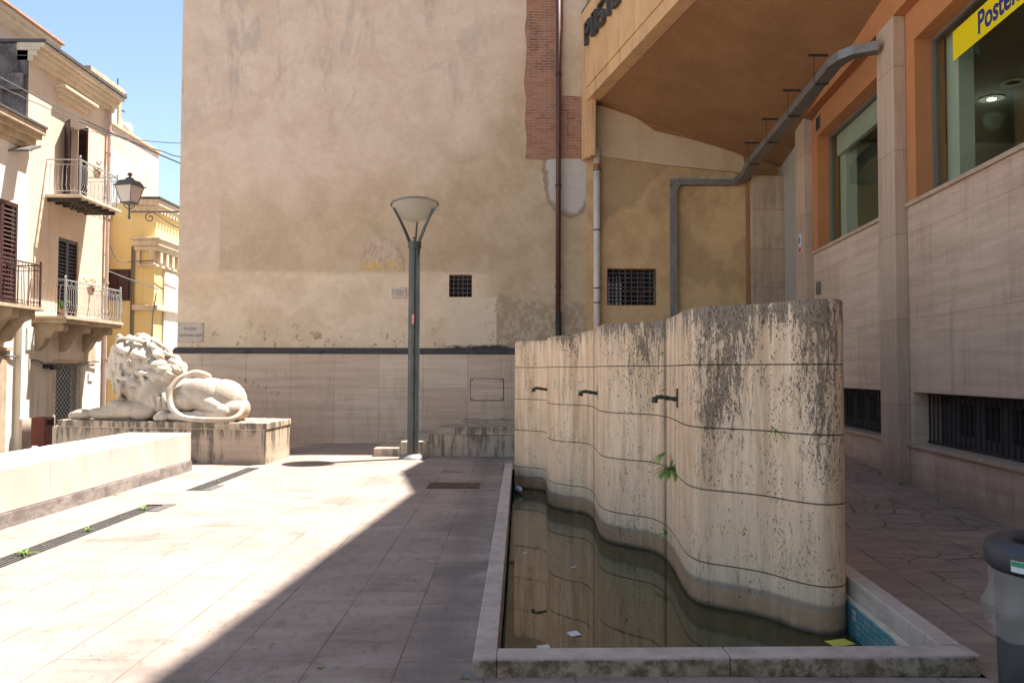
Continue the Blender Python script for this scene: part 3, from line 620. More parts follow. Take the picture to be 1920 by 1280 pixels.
# upper windows
for i, (a, b) in enumerate(BAY):
    y0, y1 = a+.30, b-.31
    fr = FB(); fr.box(-.30, -.22, y0, y1, 3.895, 3.945).box(-.30, -.22, y0, y1, 6.0, 6.05).box(-.30, -.22, y0, y0+.05, 3.945, 6.0).box(-.30, -.22, y1-.05, y1, 3.945, 6.0)
    w1 = fr.build('window', 'aluframe', po)
    FB().box(-.27, -.262, y0+.05, y1-.05, 3.945, 6.0).build('pane', 'glass', w1)
# interior room behind the windows
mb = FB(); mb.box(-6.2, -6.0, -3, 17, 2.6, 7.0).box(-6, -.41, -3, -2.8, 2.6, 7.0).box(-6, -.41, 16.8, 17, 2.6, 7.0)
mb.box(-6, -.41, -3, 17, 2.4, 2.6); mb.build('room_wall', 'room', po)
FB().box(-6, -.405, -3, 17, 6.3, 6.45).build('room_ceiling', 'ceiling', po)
for q_ in ((10.55, 10.9), (15.1, 15.45)): FB().box(-.62, -.42, q_[0], q_[1], 3.2, 6.28).build('curtain_panel', 'blind', po)
FB().box(-.40, -.32, 12.0, 15.3, 5.62, 6.0).build('roller_blind', 'blind', po)
mb = FB(); mb.box(-2.6, -2.5, 3.5, 11.4, 4.72, 4.78)
for y in (10.2, 9.0, 7.8): mb.box(-2.6, -2.5, y, y+.05, 2.6, 4.72)
mb.box(-2.6, -2.5, 12.0, 16.5, 4.9, 4.96).box(-2.6, -2.5, 14.6, 14.66, 2.6, 4.9).box(-2.6, -2.5, 13.6, 13.66, 2.6, 4.9); mb.build('counter_screen', 'blind', po)
dl = FB(); dl.box(-1.3, -1.12, 10.0, 10.2, 6.28, 6.298); 
mb = MB().lathe(FA(-2.57, 14.0, 6.266), [(.07, 0), (.07, .008)], 20); dlo = mb.build('ceiling_spotlight', 'glow', po)
for k_, q_ in enumerate(((-2.57, 14.0), (-2.6, 9.0))):  # first under the ceiling spotlight; second added to brighten the room
    pl2 = bpy.data.lights.new('office_spot_fill', 'POINT'); pl2.energy = 1.2; pl2.color = (.95, 1, .92); pl2.shadow_soft_size = .15
    ol = bpy.data.objects.new('office_spot_fill', pl2); COL.objects.link(ol); ol.location = FA(q_[0], q_[1], 5.9)
for (p_, y_) in ((-2.57, 14.0), (-2.53, 13.2)): MB().lathe(FA(p_, y_, 6.275), [(.2, .0), (.2, .02), (.105, .02), (.105, 0)], 24).build('spotlight_ring', 'room', po)
# yellow window sign with blue lettering, on the glass
sgn = FB().box(-.258, -.254, 3.0 if False else 7.4, 10.33, 5.53, 5.90).build('window_sign', 'signyellow', po)
text_mesh('Posteitaliane', .37, .002, lambda u, v, w_: FA(-.252+.0+w_, 9.68-u*.93, 5.605+v), 'lettering', 'signblue', sgn, 'LEFT', .009)
# basement windows
for (a, b) in BAY:
    y0, y1 = a+.16, b-.14
    w2 = FB().box(-.40, -.36, y0, y1, .655, 1.335).build('basement_window', plain('grey basement frame', (.075, .062, .062), .8, 0, .15, 3) if a < -2 else bpy.data.materials['grey basement frame'], po)
    k = y0+.2
    while k < y1-.5: FB().box(-.361, -.352, k, k+.34, .80, 1.2).build('pane', 'black', w2); k += .62
    mb = FB(); n = int((y1-y0)/.125)
    for i in range(n+1): y = y0+.03+i*(y1-y0-.06)/n; mb.box(-.205, -.187, y-.009, y+.009, .68, 1.33)
    mb.box(-.21, -.182, y0, y1, .66, .69).box(-.21, -.182, y0, y1, 1.3, 1.33); mb.build('bars', 'darkiron', w2)
# vent
v = FB().box(.0, .012, 15.24, 15.52, 6.14, 6.40).build('vent_frame', 'aluframe', po)
mb = FB()
for i in range(7): mb.box(.012, .02, 15.27, 15.49, 6.165+i*.032, 6.18+i*.032)
mb.build('vent_slats', 'black', v)
# pier on the back wall
MB().box(5.28, 5.99, 18.06, 18.395, .0, 5.91).build('back_pier', 'pier', po, bevel=.004)
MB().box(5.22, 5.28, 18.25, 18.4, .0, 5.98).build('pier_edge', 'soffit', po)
# canopy -----------------------------------------------------------------
AF = 5.37
FC = lambda q, y, z: (AF-.208*y+q, y, z)            # q = distance in from the fascia's outer face
def CB(): return MB(FC)
def zs(x, y): return 7.60-.343*(x-(AF+.3-.208*y))
CB().box(0, .16, -1., 18.39, 7.86, 9.66).build('fascia', 'fascia', po, bevel=.01)
CB().box(.03, .32, -1., 18.38, 7.58, 7.857).build('fascia_beam', 'fascia', po, bevel=.006)
CB().box(-.01, .18, -1., 18.39, 9.66, 9.70).build('coping', 'galv', po)
mb = CB(); mb.box(.0, .10, 18.06, 18.39, 6.30, 7.86).box(.10, .20, 18.0, 18.39, 6.34, 7.58); mb.build('fascia_leg', 'fascia', po, bevel=.006)
def fx(y): return AF+.30-.208*y
ya, yb = 18.39, 1.2
A_ = (fx(ya), ya); B_ = (fx(yb), yb); C_ = (4.44-.1+.085*yb, yb); D_ = (4.44+.2+.085*ya, ya)
mb = MB(); pts = [A_, B_, D_] if fx(yb) > C_[0] else [A_, B_, C_, D_]
# clip where fascia meets facade
yi = (fx(0)-4.44+.15)/(.208+.085) if False else None
pts = [A_, (fx(4.2), 4.2), (4.44-.15+.085*4.2, 4.2), D_]
v = [(x, y, zs(x, y)) for x, y in pts]+[(x, y, zs(x, y)+.2) for x, y in pts]
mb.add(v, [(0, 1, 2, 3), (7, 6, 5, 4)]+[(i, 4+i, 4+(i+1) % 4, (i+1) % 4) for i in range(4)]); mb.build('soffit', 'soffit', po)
MB().xzprism([(1.66, 6.38), (1.84, 6.43), (3.46, 6.20), (5.2, 6.03), (5.95, 5.95), (5.95, 6.3), (5.95, zs(5.95, 18.39)), (1.9, 7.75), (1.66, 7.75)], 18.385, 18.397).build('painted_strip', 'soffit', po)
MB().xzprism([(1.68, 6.45), (1.84, 6.43), (3.46, 6.21), (5.15, 6.05), (5.2, 6.25), (5.17, 6.42), (4.9, 6.53), (4.0, 6.80), (3.2, 6.98), (3.0, 7.12), (2.75, 7.30), (2.45, 7.42), (2.0, 7.55), (1.68, 7.6)], 18.370, 18.384).build('bare_strip', 'tan', po)
MB().prism([(1.75, 18.39), (fx(4.2)+.1, 4.2), (6.6, 4.2), (6.6, 18.39)], 9.4, 9.6).build('canopy_roof', 'roofdark', po)
MB().prism([(5.4, 18.39), (5.26, 17.04), (5.70, 14.8), (5.15, 8.18), (3.63, -10), (14, -10), (14, 18.39)], 9.62, 19.5).build('upper_storeys', 'fascia', po)  # storeys out of view; outline shaped to cast the shadow edge on the plaza
FB().box(-8.6, -6.3, -10, 18.39, -.5, 9.3).build('rear_block', 'fascia', po)
# metal letters POSTE on the fascia
def letter(strokes, k):
    mb = CB(); y0 = 17.86-k*.46; s = .42; h = .50; zb = 8.70
    for (a, b, c, d) in strokes: mb.box(-.11, -.03, y0-b*s, y0-a*s, zb+c*h, zb+d*h)
    o = mb.build('letter', 'letters', po, bevel=.01)
t = .2
P = [(0, t, 0, 1), (t, .8, 1-t*.8, 1), (.62, .8, .45, 1-t*.8), (t, .8, .42, .56)]
O = [(0, t, .1, .9), (.62, .82, .1, .9), (.08, .74, .9-.0, 1.), (.08, .74, 0, .14)]
S_ = [(0, .8, .86, 1), (0, t, .5, .86), (0, .8, .43, .57), (.62, .82, .1, .43), (0, .76, 0, .14)]
T_ = [(0, .8, .86, 1), (.3, .5, 0, .86)]
E_ = [(0, t, 0, 1), (t, .8, .86, 1), (t, .7, .43, .57), (t, .8, 0, .14)]
for k, L in enumerate((P, O, S_, T_, E_)): letter(L, k)
# notices on the far pillar
nt = empty('notice', (5.5, 16.4, 4.1), 'small red and white paper notice stuck on the far stone pillar', 'notice')
FB().box(.166, .171, 16.02, 16.26, 3.92, 4.30).build('sheet', 'paper', nt)
FB().box(.1712, .1725, 16.05, 16.23, 3.94, 4.04).build('red_print', 'redink', nt); FB().box(.1712, .1725, 16.13, 16.22, 4.12, 4.25).build('dark_print', 'signblue', nt)
bx = FB().box(.002, .05, 15.32, 15.5, 3.05, 3.28).build('junction_box', 'galv', bevel=.006); tag(bx, 'grey junction box on the stone wall right of the far pillar', 'box')

# cable tray -------------------------------------------------------------------
ct = empty('cable_tray', (3.6, 18.3, 2.7), 'galvanised cable tray rising up the ochre wall then hanging below the canopy', 'cable tray')
MB().box(3.52, 3.67, 18.27, 18.37, 1.4, 5.70).build('riser', 'galv', ct, bevel=.004)
MB().box(3.54, 5.05, 18.26, 18.37, 5.75, 5.87).build('wall_run', 'galv', ct, bevel=.004)
MB().xzprism([(3.515, 5.74), (3.67, 5.62), (3.74, 5.745), (3.80, 5.755), (3.80, 5.885), (3.515, 5.885)], 18.25, 18.375).build('corner_piece', 'galv', ct)
def ribbon(pts, wd, ht):
    mb = MB(); P_ = [Vector(p) for p in pts]
    vs = []
    for i, q in enumerate(P_):
        d = (P_[min(i+1, len(P_)-1)]-P_[max(i-1, 0)]); d.z = 0; d.normalize(); s_ = Vector((d.y, -d.x, 0))*wd/2
        vs += [q-s_, q+s_, q+s_+Vector((0, 0, ht)), q-s_+Vector((0, 0, ht))]
    fs = [(4*i+j, 4*i+(j+1) % 4, 4*i+4+(j+1) % 4, 4*i+4+j) for i in range(len(P_)-1) for j in range(4)]+[(0, 1, 2, 3), (4*len(P_)-1, 4*len(P_)-2, 4*len(P_)-3, 4*len(P_)-4)]
    mb.add(vs, fs); return mb
TR = [(5.03, 18.3, 5.78), (5.10, 18.0, 5.83), (5.05, 17.2, 5.95), (4.80, 12.5, 6.10), (4.78, 12.15, 6.12), (4.82, 11.9, 6.13), (4.92, 11.75, 6.14), (5.20, 11.62, 6.15)]
ribbon(TR, .20, .13).build('hanging_run', 'galv', ct)
mb = MB()
for t_ in (.05, .35, .65, .95):
    x = 5.07+(4.80-5.07)*t_; y = 17.4+(12.5-17.4)*t_; z = 5.93+.17*t_; zt = zs(x, y)
    for s_ in (-.115, .115): mb.tube([(x+s_, y, z-.01), (x+s_, y, min(zt, z+.45))], .005, 4)
    mb.box(x-.2, x+.1, y-.02, y+.02, z+.43, z+.46); mb.box(x-.1, x+.1, y-.015, y+.015, z-.02, z-.003)
mb.build('hanger', 'darkiron', ct)
mb = MB(); rr = random.Random(2)
for i in range(70):
    x = 3.65+i*.02
    if .9 < (x-3.65)/.7 < 1.1: continue
    mb.tube([(x, 18.31, 5.87), (x+rr.uniform(-.02, .02), 18.27+rr.uniform(-.03, .03), 5.97)], .0025, 3)
for i in range(26):
    y = 12.1-.45*i/26; x = 4.8+.4*i/26
    mb.tube([(x, y, 6.23), (x+rr.uniform(-.03, .03), y, 6.34)], .0025, 3)
mb.build('bird_spikes', 'iron', ct)

# ------------------------------------------------------------------ fountain
ft = empty('fountain', (1.2, 9, 0), 'basin of murky green water under a tall wavy travertine screen wall', 'fountain')
FP = [(.05, 13.42), (.28, 13.28), (.47, 13.12), (.535, 12.85), (.525, 12.3), (.52, 11.85), (.575, 11.50), (.76, 11.22), (.965, 11.03), (1.035, 10.65), (1.03, 10.1), (1.015, 9.5), (1.09, 9.17), (1.28, 8.93), (1.46, 8.75), (1.545, 8.4), (1.54, 7.9), (1.50, 7.35), (1.49, 6.98), (1.56, 6.74), (1.76, 6.58), (1.95, 6.40), (2.09, 6.14), (2.22, 6.0), (2.36, 6.0), (2.455, 6.12), (2.47, 6.35)]
fr_ = curvepts([(x, y, 0) for x, y in FP], 6)
bk_ = [Vector((p.x+.36, p.y+.34, 0)) for p in fr_]
# back face: follows the front, closed at both ends
nF = len(fr_)
back = [bk_[i] for i in range(nF-36, 0, -1) if True]
back = [p for p in back if p.y < 13.5] + [Vector((.42, 13.5, 0)), Vector((.06, 13.5, 0))]
loop = list(fr_)+[Vector((2.44, 6.52, 0)), Vector((2.34, 6.66, 0)), Vector((2.2, 6.76, 0))]+back
cl = [loop[0]]
for p in loop[1:]:
    if (p-cl[-1]).length > .012: cl.append(p)
loop = cl; n = len(loop)
nr = []
for i in range(n):
    d = (loop[(i+1) % n]-loop[i-1]).normalized(); nr.append(Vector((-d.y, d.x, 0)))
cen = sum(loop, Vector())/n
# inward = left or right of travel: polygon orientation
area = sum(loop[i].x*loop[(i+1) % n].y-loop[(i+1) % n].x*loop[i].y for i in range(n))
sg_ = 1 if area > 0 else -1
lev = []
js = [1.655, 1.145, .645, .06]
z = -.75
lev.append((-.75, 0))
for j, gap in zip(reversed(js), (.0015, .005, .0025, .002)):
    lev += [(j-gap-.003, 0), (j-gap, .003), (j-gap, .012), (j+gap, .012), (j+gap, .003), (j+gap+.003, 0)]
ztop = 2.13
lev += [(1.9, 0), (ztop-.015, 0), (ztop, .012)]
arc = [0.]
for i in range(1, n): arc.append(arc[-1]+(loop[i]-loop[i-1]).length)
vs = []; av = []
for (z, ins) in lev:
    for i in range(n):
        q = loop[i]+nr[i]*ins*sg_; vs.append((q.x, q.y, z if z < 1.9 else z-(.05 if q.y > 11.4 else .05*max(0, min(1, (q.y-11)/.4)))*1)); av.append(arc[i])
fs = [(k*n+i, k*n+(i+1) % n, (k+1)*n+(i+1) % n, (k+1)*n+i) for k in range(len(lev)-1) for i in range(n)]+[tuple(range((len(lev)-1)*n, len(lev)*n))]
me = bpy.data.meshes.new('screen_wall'); me.from_pydata([(x-1.2, y-9, z) for x, y, z in vs], [], fs); me.update()
at = me.attributes.new('arc', 'FLOAT', 'POINT'); at.data.foreach_set('value', av)
me.materials.append(MT['fountain']); me.polygons.foreach_set('use_smooth', [True]*(len(me.polygons)-1)+[False])
try: me.set_sharp_from_angle(angle=math.radians(40))
except Exception: pass
o = bpy.data.objects.new('screen_wall', me); COL.objects.link(o); o.parent = ft
# water, tiles, rims
MB().prism([(-.07, 4.5), (2.40, 4.5), (2.62, 6.5), (2.62, 13.45), (.03, 13.45)], -.32, -.28).build('water', 'water', ft)
MB().box(-.05, 2.9, 4.4, 13.6, -.8, -.72).build('basin_floor', 'tile', ft)
RL = lambda q, y, z: (-.20+.01*(y-4.37)+q, y, z)
mb = MB(RL); mb.box(.0, .125, 4.37, 7.0, -.02, .10); mb.build('rim', 'moss', ft, bevel=.008)
mb = MB(RL); mb.box(.0, .125, 7.004, 10.2, -.02, .10); mb.build('rim', 'moss', ft, bevel=.008)
mb = MB(RL); mb.box(.0, .125, 10.204, 13.5, -.02, .10); mb.build('rim', 'moss', ft, bevel=.008)
MB(RL).box(.02, .118, 4.4, 13.48, -.8, -.022).build('basin_wall', 'tile', ft)
RF = lambda x, q, z: (x, 4.37+.03*(x+.2)+q, z)
for a, b in ((-.073, 1.155), (1.159, 2.50)): MB(RF).box(a, b, 0, .165, -.02, .10).build('rim', 'moss', ft, bevel=.008)
MB(RF).box(-.05, 2.46, .02, .158, -.8, -.022).build('basin_wall', 'tile', ft)
RR_ = lambda q, y, z: (2.48+.075*(y-4.45)-q, y, z)
mb = MB(RR_); mb.box(.0, .13, 4.62, 6.55, -.03, .10); mb.build('rim', 'rimstone', ft, bevel=.008)
MB(RR_).box(.01, .145, 4.6, 6.5, -.065, -.032).build('bedding_course', 'stonetrim', ft)
MB(RR_).box(.0, .155, 4.5, 6.6, -.8, -.067).build('basin_wall', 'tile', ft)
MB().box(2.40, 2.62, 6.22, 6.5, -.8, -.05).build('basin_wall', 'tile', ft)
# spouts
def spout(x, y, z):
    sp = MB().box(x-.006, x+.018, y-.03, y+.03, z-.075, z+.10).build('spout', 'bronze', ft, bevel=.004)
    path = [(x, y, z+.0), (x-.07, y-.005, z+.01), (x-.14, y-.01, z+.022), (x-.18, y-.012, z+.02), (x-.205, y-.014, z-.0), (x-.21, y-.014, z-.03)]
    MB().tube(curvepts(path, 4), [.017+.006*math.sin(i*.9)**2+(.010 if i > 14 else 0) for i in range(21)], 8).build('nozzle', 'bronze', sp, smooth=True)
spout(.525, 12.15, 1.325); spout(1.025, 9.85, 1.335); spout(1.508, 7.55, 1.345)

# ------------------------------------------------------------------ street lamp
LX, LY = -1.80, 15.15
lp = empty('street_lamp', (LX, LY, 0), 'grey green lamp post with upturned white bowl on three arms', 'street lamp')
mb = MB(); R_ = .105; prof = []
for k in range(40):
    a = 2*math.pi*k/40; g = 1.0
    for c_ in (0, math.pi/2, math.pi, 3*math.pi/2):
        d = abs((a-c_-.35+math.pi) % (2*math.pi)-math.pi)
        if d < .16: g = .86
    prof.append((LX+R_*g*math.cos(a), LY+R_*g*math.sin(a)))
mb.prism(prof, .03, 3.86).build('pole', 'lampmetal', lp)
MB().lathe((LX, LY, 0), [(.26, .002), (.26, .012), (.22, .04), (.15, .075), (.12, .085)], 32).build('base_plate', plain('lamp foot metal', (.28, .28, .29), .4, .4, .15, 8), lp, smooth=True)
MB().lathe((LX, LY, 3.84), [(.118, 0), (.125, .01), (.125, .11), (.105, .125)], 28).build('collar', 'lampmetal', lp, smooth=False)
T = Matrix.Rotation(math.radians(-3), 3, 'Y') @ Matrix.Rotation(math.radians(-5), 3, 'X')
C0 = Vector((LX, LY, 4.66))
def bowlf(x, y, z): return C0+T @ Vector((x, y, z))
mb = MB(bowlf); mb.lathe((0, 0, 0), [(.03, -.31), (.14, -.295), (.25, -.25), (.34, -.17), (.40, -.08), (.425, 0)], 40, 0., False)
bw = mb.build('bowl', 'bowl', lp, smooth=True)
MB(bowlf).lathe((0, 0, 0), [(.425, -.012), (.448, -.012), (.448, .022), (.425, .022)], 40).build('bowl_rim', 'galv', bw)
for a in (math.radians(205), math.radians(-25), math.radians(88)):
    ca, sa = math.cos(a), math.sin(a)
    pth = [Vector((LX+.085*ca, LY+.085*sa, 3.93)), Vector((LX+.14*ca, LY+.14*sa, 4.06)), Vector((LX+.24*ca, LY+.24*sa, 4.27)), Vector((LX+.385*ca, LY+.385*sa, 4.53))]
    mb = MB(); pp = curvepts(pth, 4); vs = []
    for i, q in enumerate(pp):
        wd = .035-.014*i/len(pp); tn = Vector((-sa, ca, 0)); rd = Vector((ca, sa, 0))
        vs += [q-tn*.012-rd*wd, q+tn*.012-rd*wd, q+tn*.012+rd*wd, q-tn*.012+rd*wd]
    k = len(pp)
    mb.add(vs, [(4*i+j, 4*i+(j+1) % 4, 4*i+4+(j+1) % 4, 4*i+4+j) for i in range(k-1) for j in range(4)]+[(0, 1, 2, 3), (4*k-1, 4*k-2, 4*k-3, 4*k-4)])
    mb.tube([pp[-1]-Vector((ca, sa, 0))*.03, pp[-1]+Vector((ca, sa, 0))*.03+Vector((0, 0, .02))], .018, 8)
    mb.build('arm', 'lampmetal', lp)
MB().lathe((LX, LY, 3.96), [(.03, 0), (.03, .05), (.045, .07), (.02, .1)], 12).build('lamp_holder', 'galv', lp)
sk = MB().box(LX-.032, LX+.018, LY-.112, LY-.108, 2.44, 2.63).build('sticker', 'redink', lp)
mb = MB()
for i in range(5): mb.box(LX-.022, LX+.008, LY-.114, LY-.1125, 2.455+i*.034, 2.475+i*.034)
mb.build('sticker_print', 'paper', sk)

# ------------------------------------------------------------------ bench, plinth
bn = empty('stone_bench', (-5.6, 8, 0), 'long low pink marble bench wall in full sun at left', 'bench')
MB().box(-6.10, -5.10, -6, 13.2, .152, .60).build('seat_block', 'bench', bn, bevel=.012)
MB().box(-6.08, -5.085, -6, 13.22, -.6, .15).build('base_course', 'greymarble', bn, bevel=.004)
Pl = lambda u, q, z: (-4.15-.982*u+.03*q, 14.02+.19*u+q, z)
pl_ = empty('lion_plinth', Pl(2, .7, 0), 'stained travertine plinth slab carrying the stone lion', 'plinth')
MB(Pl).box(0.02, 4.15, .03, 1.42, -.55, .575).build('block', 'plinth', pl_, bevel=.015)
MB(Pl).box(-.0, 4.02, .0, 1.42, .588, .70).build('top_slab', 'plinth', pl_, bevel=.012)
MB(Pl).box(.03, 4.1, .035, 1.4, .574, .589).build('mortar_bed', 'stonetrim', pl_)

# ------------------------------------------------------------------ lion
LS = 335.
ang = math.radians(-11)
lroot = Vector((-6.16, 14.93, .70))
ex = Vector((math.cos(ang), math.sin(ang), 0)); ey = Vector((-math.sin(ang), math.cos(ang), 0))
def LP(xz, yz, d=0.): return lroot+ex*((xz-1000)/LS)+ey*d+Vector((0, 0, (600-yz)/LS))
RL3 = Matrix((ex, ey, (0, 0, 1))).transposed()
lm = MB()
def E(x, y, d, rx, rz, rd, tilt=0):
    R = RL3 @ Matrix.Rotation(math.radians(tilt), 3, 'Y')
    lm.ell(LP(x, y, d), (rx/LS, rd, rz/LS), R, 24, 16)
# torso
E(1080, 455, 0, 220, 108, .33, 4); E(900, 440, 0, 150, 150, .38); E(960, 400, 0, 120, 105, .33, 25); E(1000, 505, 0, 260, 88, .34)
E(850, 500, 0, 120, 95, .36); E(1050, 392, 0, 95, 62, .22, 25)
# shoulders
for s in (-1, 1): E(925, 455, .24*s, 95, 125, .17, 12); E(880, 540, .30*s, 90, 62, .15)
# haunches
E(1250, 455, 0, 160, 108, .30); E(1370, 470, 0, 125, 112, .34, 30); E(1430, 530, 0, 78, 78, .34)
for s in (-1, 1):
    E(1240, 445, .24*s, 128, 96, .18, 8); E(1180, 480, .30*s, 75, 62, .13); E(1330, 505, .28*s, 120, 52, .15, 22); E(1400, 545, .30*s, 55, 50, .13)
    E(1330, 555, .36*s, 110, 24, .09, 4); E(1190, 572, .38*s, 150, 30, .09); E(1045, 572, .40*s, 44, 31, .11)
    for t_ in (-.05, 0, .05): E(1012, 578, .40*s+t_, 20, 22, .028)
# front legs
for s, dx in ((-1, 0), (1, -18)):
    E(760+dx, 540, .34*s, 150, 52, .13, -4); E(640+dx, 562, .34*s, 120, 38, .11); E(500+dx, 568, .34*s, 78, 31, .125)
    E(740+dx, 520, .34*s, 80, 40, .12, 8)
    for t_ in (-.075, -.025, .025, .075): E(448+dx, 576, .34*s+t_, 34, 23, .028)
# neck, mane mass
E(820, 300, 0, 170, 165, .34); E(765, 235, 0, 145, 125, .31); E(930, 335, 0, 135, 122, .28, 35); E(800, 400, 0, 130, 100, .34); E(725, 410, 0, 80, 80, .24); E(700, 440, 0, 34, 50, .13); E(1010, 375, 0, 80, 60, .2, 30)
# head: long smooth face, blunt muzzle, brow and chin
E(690, 205, 0, 80, 95, .23); E(648, 235, 0, 60, 105, .18, 14); E(622, 300, 0, 52, 58, .155, 8); E(594, 305, 0, 34, 40, .12); E(588, 282, 0, 20, 20, .075); E(592, 338, -.045, 27, 25, .06); E(592, 338, .045, 27, 25, .06)
E(640, 372, 0, 40, 22, .10, -12); E(637, 180, 0, 34, 42, .14, 20); E(630, 340, 0, 40, 30, .12)
for s in (-1, 1): E(636, 218, .125*s, 24, 14, .05, 25); E(618, 322, .10*s, 34, 30, .06); E(672, 270, .165*s, 36, 44, .06); E(682, 108, .14*s, 24, 26, .05)
# ribs / fur folds on the shoulder
for i, x in enumerate((905, 940, 975, 1010, 1045)):
    lm.tube(curvepts([LP(x-25, 400+i*8, -.30), LP(x-8, 440+i*6, -.36), LP(x, 490+i*2, -.355), LP(x+6, 515, -.33)], 4), [.03, .034, .036, .038, .04, .042, .043, .042, .04, .036, .03, .022, .012], 8)
# tail
tp = curvepts([LP(1470, 470, .05), LP(1503, 515, -.12), LP(1512, 560, -.32), LP(1480, 583, -.47), LP(1400, 586, -.52), LP(1290, 584, -.53), LP(1200, 572, -.53), LP(1130, 530, -.50), LP(1096, 470, -.45), LP(1092, 410, -.40), LP(1118, 355, -.30), LP(1165, 328, -.22), LP(1215, 330, -.14), LP(1250, 348, -.06)], 8)
lm.tube(tp, [.036+.016*math.sin(min(1, i/len(tp))*math.pi) for i in range(len(tp))], 12)
lm.tube(curvepts([LP(1150, 340, -.24), LP(1195, 318, -.16), LP(1240, 330, -.05), LP(1255, 350, .03)], 5), [.03]+[.06]*14+[.03], 10)
# mane locks
rr = random.Random(21)
def lock(p, nrm, flow, ln, r0):
    side = nrm.cross(flow).normalized(); sgn = rr.choice((-1, 1)); pts = []
    for i in range(7):
        t = i/6; pts.append(p+flow*ln*t+side*sgn*ln*.26*math.sin(t*3.9)+nrm*(.035*math.sin(t*2.9)+.015-(ln*t)**2/.95))
    for k_ in (-1, 0, 1):
        q_ = [p_+side*k_*r0*.62*(1-.7*abs(i/6-.35))+nrm*(.0 if k_ else r0*.22) for i, p_ in enumerate(pts)]
        lm.tube(q_, [r0*.34, r0*.52, r0*.58, r0*.54, r0*.46, r0*.34, r0*.14], 7)
cnt = 0; taken = []
while cnt < 185:
    u = Vector((rr.uniform(-1, 1), rr.uniform(-1, 1), rr.uniform(-1, 1)))
    if u.length > 1 or u.length < .1: continue
    u.normalize()
    if u.y > .55 or u.x < -.72: continue
    base = rr.choice(((810, 290, 190, 178, .38), (775, 240, 160, 142, .34), (930, 335, 150, 130, .31), (950, 345, 140, 120, .29), (780, 400, 130, 92, .36)))
    p = LP(base[0]+u.x*base[2], base[1]-u.z*base[3], u.y*base[4])
    q = (round(p.x*13), round(p.y*13), round(p.z*13))
    if taken.count(q) > 1: continue
    taken.append(q)
    n_ = (ex*(u.x/base[2]*200)+ey*(u.y/base[4]*.36)+Vector((0, 0, u.z/base[3]*180))).normalized()
    px = 1000+(p-lroot).dot(ex)*LS; pz = 600-(p.z-lroot.z)*LS
    if px < 715 and 125 < pz < 410: continue
    if pz > 495: continue
    fl = (ex*((px-640)/200)*.8+Vector((0, 0, -.75-.3*rr.random()))+ex*.15)
    fl = (fl-n_*fl.dot(n_)).normalized()
    lock(p-n_*.02, n_, fl, rr.uniform(.20, .32), rr.uniform(.045, .068)); cnt += 1
for i in range(18):   # beard locks
    x = rr.uniform(655, 730); lm.tube([LP(x, 380, rr.uniform(-.22, .1)), LP(x+rr.uniform(-8, 14), 430, rr.uniform(-.2, .1)), LP(x+rr.uniform(0, 25), 478, rr.uniform(-.12, .08))], [.03, .026, .008], 8)
for i in range(10):   # fringe beside the face
    z_ = 130+i*26; lm.tube([LP(668+abs(i-3)*3, z_, -.20), LP(688+abs(i-3)*3, z_+34, -.26), LP(676+abs(i-3)*3, z_+74, -.235)], [.014, .030, .010], 8)
lion = lm.build('lion_statue', 'marble', smooth=False)
off = lroot.copy(); lion.data.transform(Matrix.Translation(-off)); lion.location = off
rm = lion.modifiers.new('remesh', 'REMESH'); rm.mode = 'VOXEL'; rm.voxel_size = .0095; rm.use_smooth_shade = True
sm = lion.modifiers.new('smooth', 'SMOOTH'); sm.factor = .5; sm.iterations = 1
tag(lion, 'white stone lion lying on its plinth with thick mane and curled tail', 'statue')

# ------------------------------------------------------------------ left houses
XB = -12.5
def shutter_leaf(mb, y0, y1, z0, z1, x, n=18):
    mb.box(x, x+.04, y0, y0+.06, z0, z1).box(x, x+.04, y1-.06, y1, z0, z1).box(x, x+.04, y0+.06, y1-.06, z0, z0+.08).box(x, x+.04, y0+.06, y1-.06, z1-.08, z1).box(x, x+.04, y0+.06, y1-.06, (z0+z1)/2-.03, (z0+z1)/2+.03)
    for i in range(n):
        z = z0+.09+(z1-z0-.19)*i/n
        mb.add([(x+.002, y0+.06, z+.045), (x+.002, y1-.06, z+.045), (x+.036, y1-.06, z), (x+.036, y0+.06, z), (x+.002, y0+.06, z+.06), (x+.002, y1-.06, z+.06), (x+.036, y1-.06, z+.015), (x+.036, y0+.06, z+.015)], [(0, 1, 2, 3), (7, 6, 5, 4), (3, 2, 6, 7), (0, 4, 5, 1)])
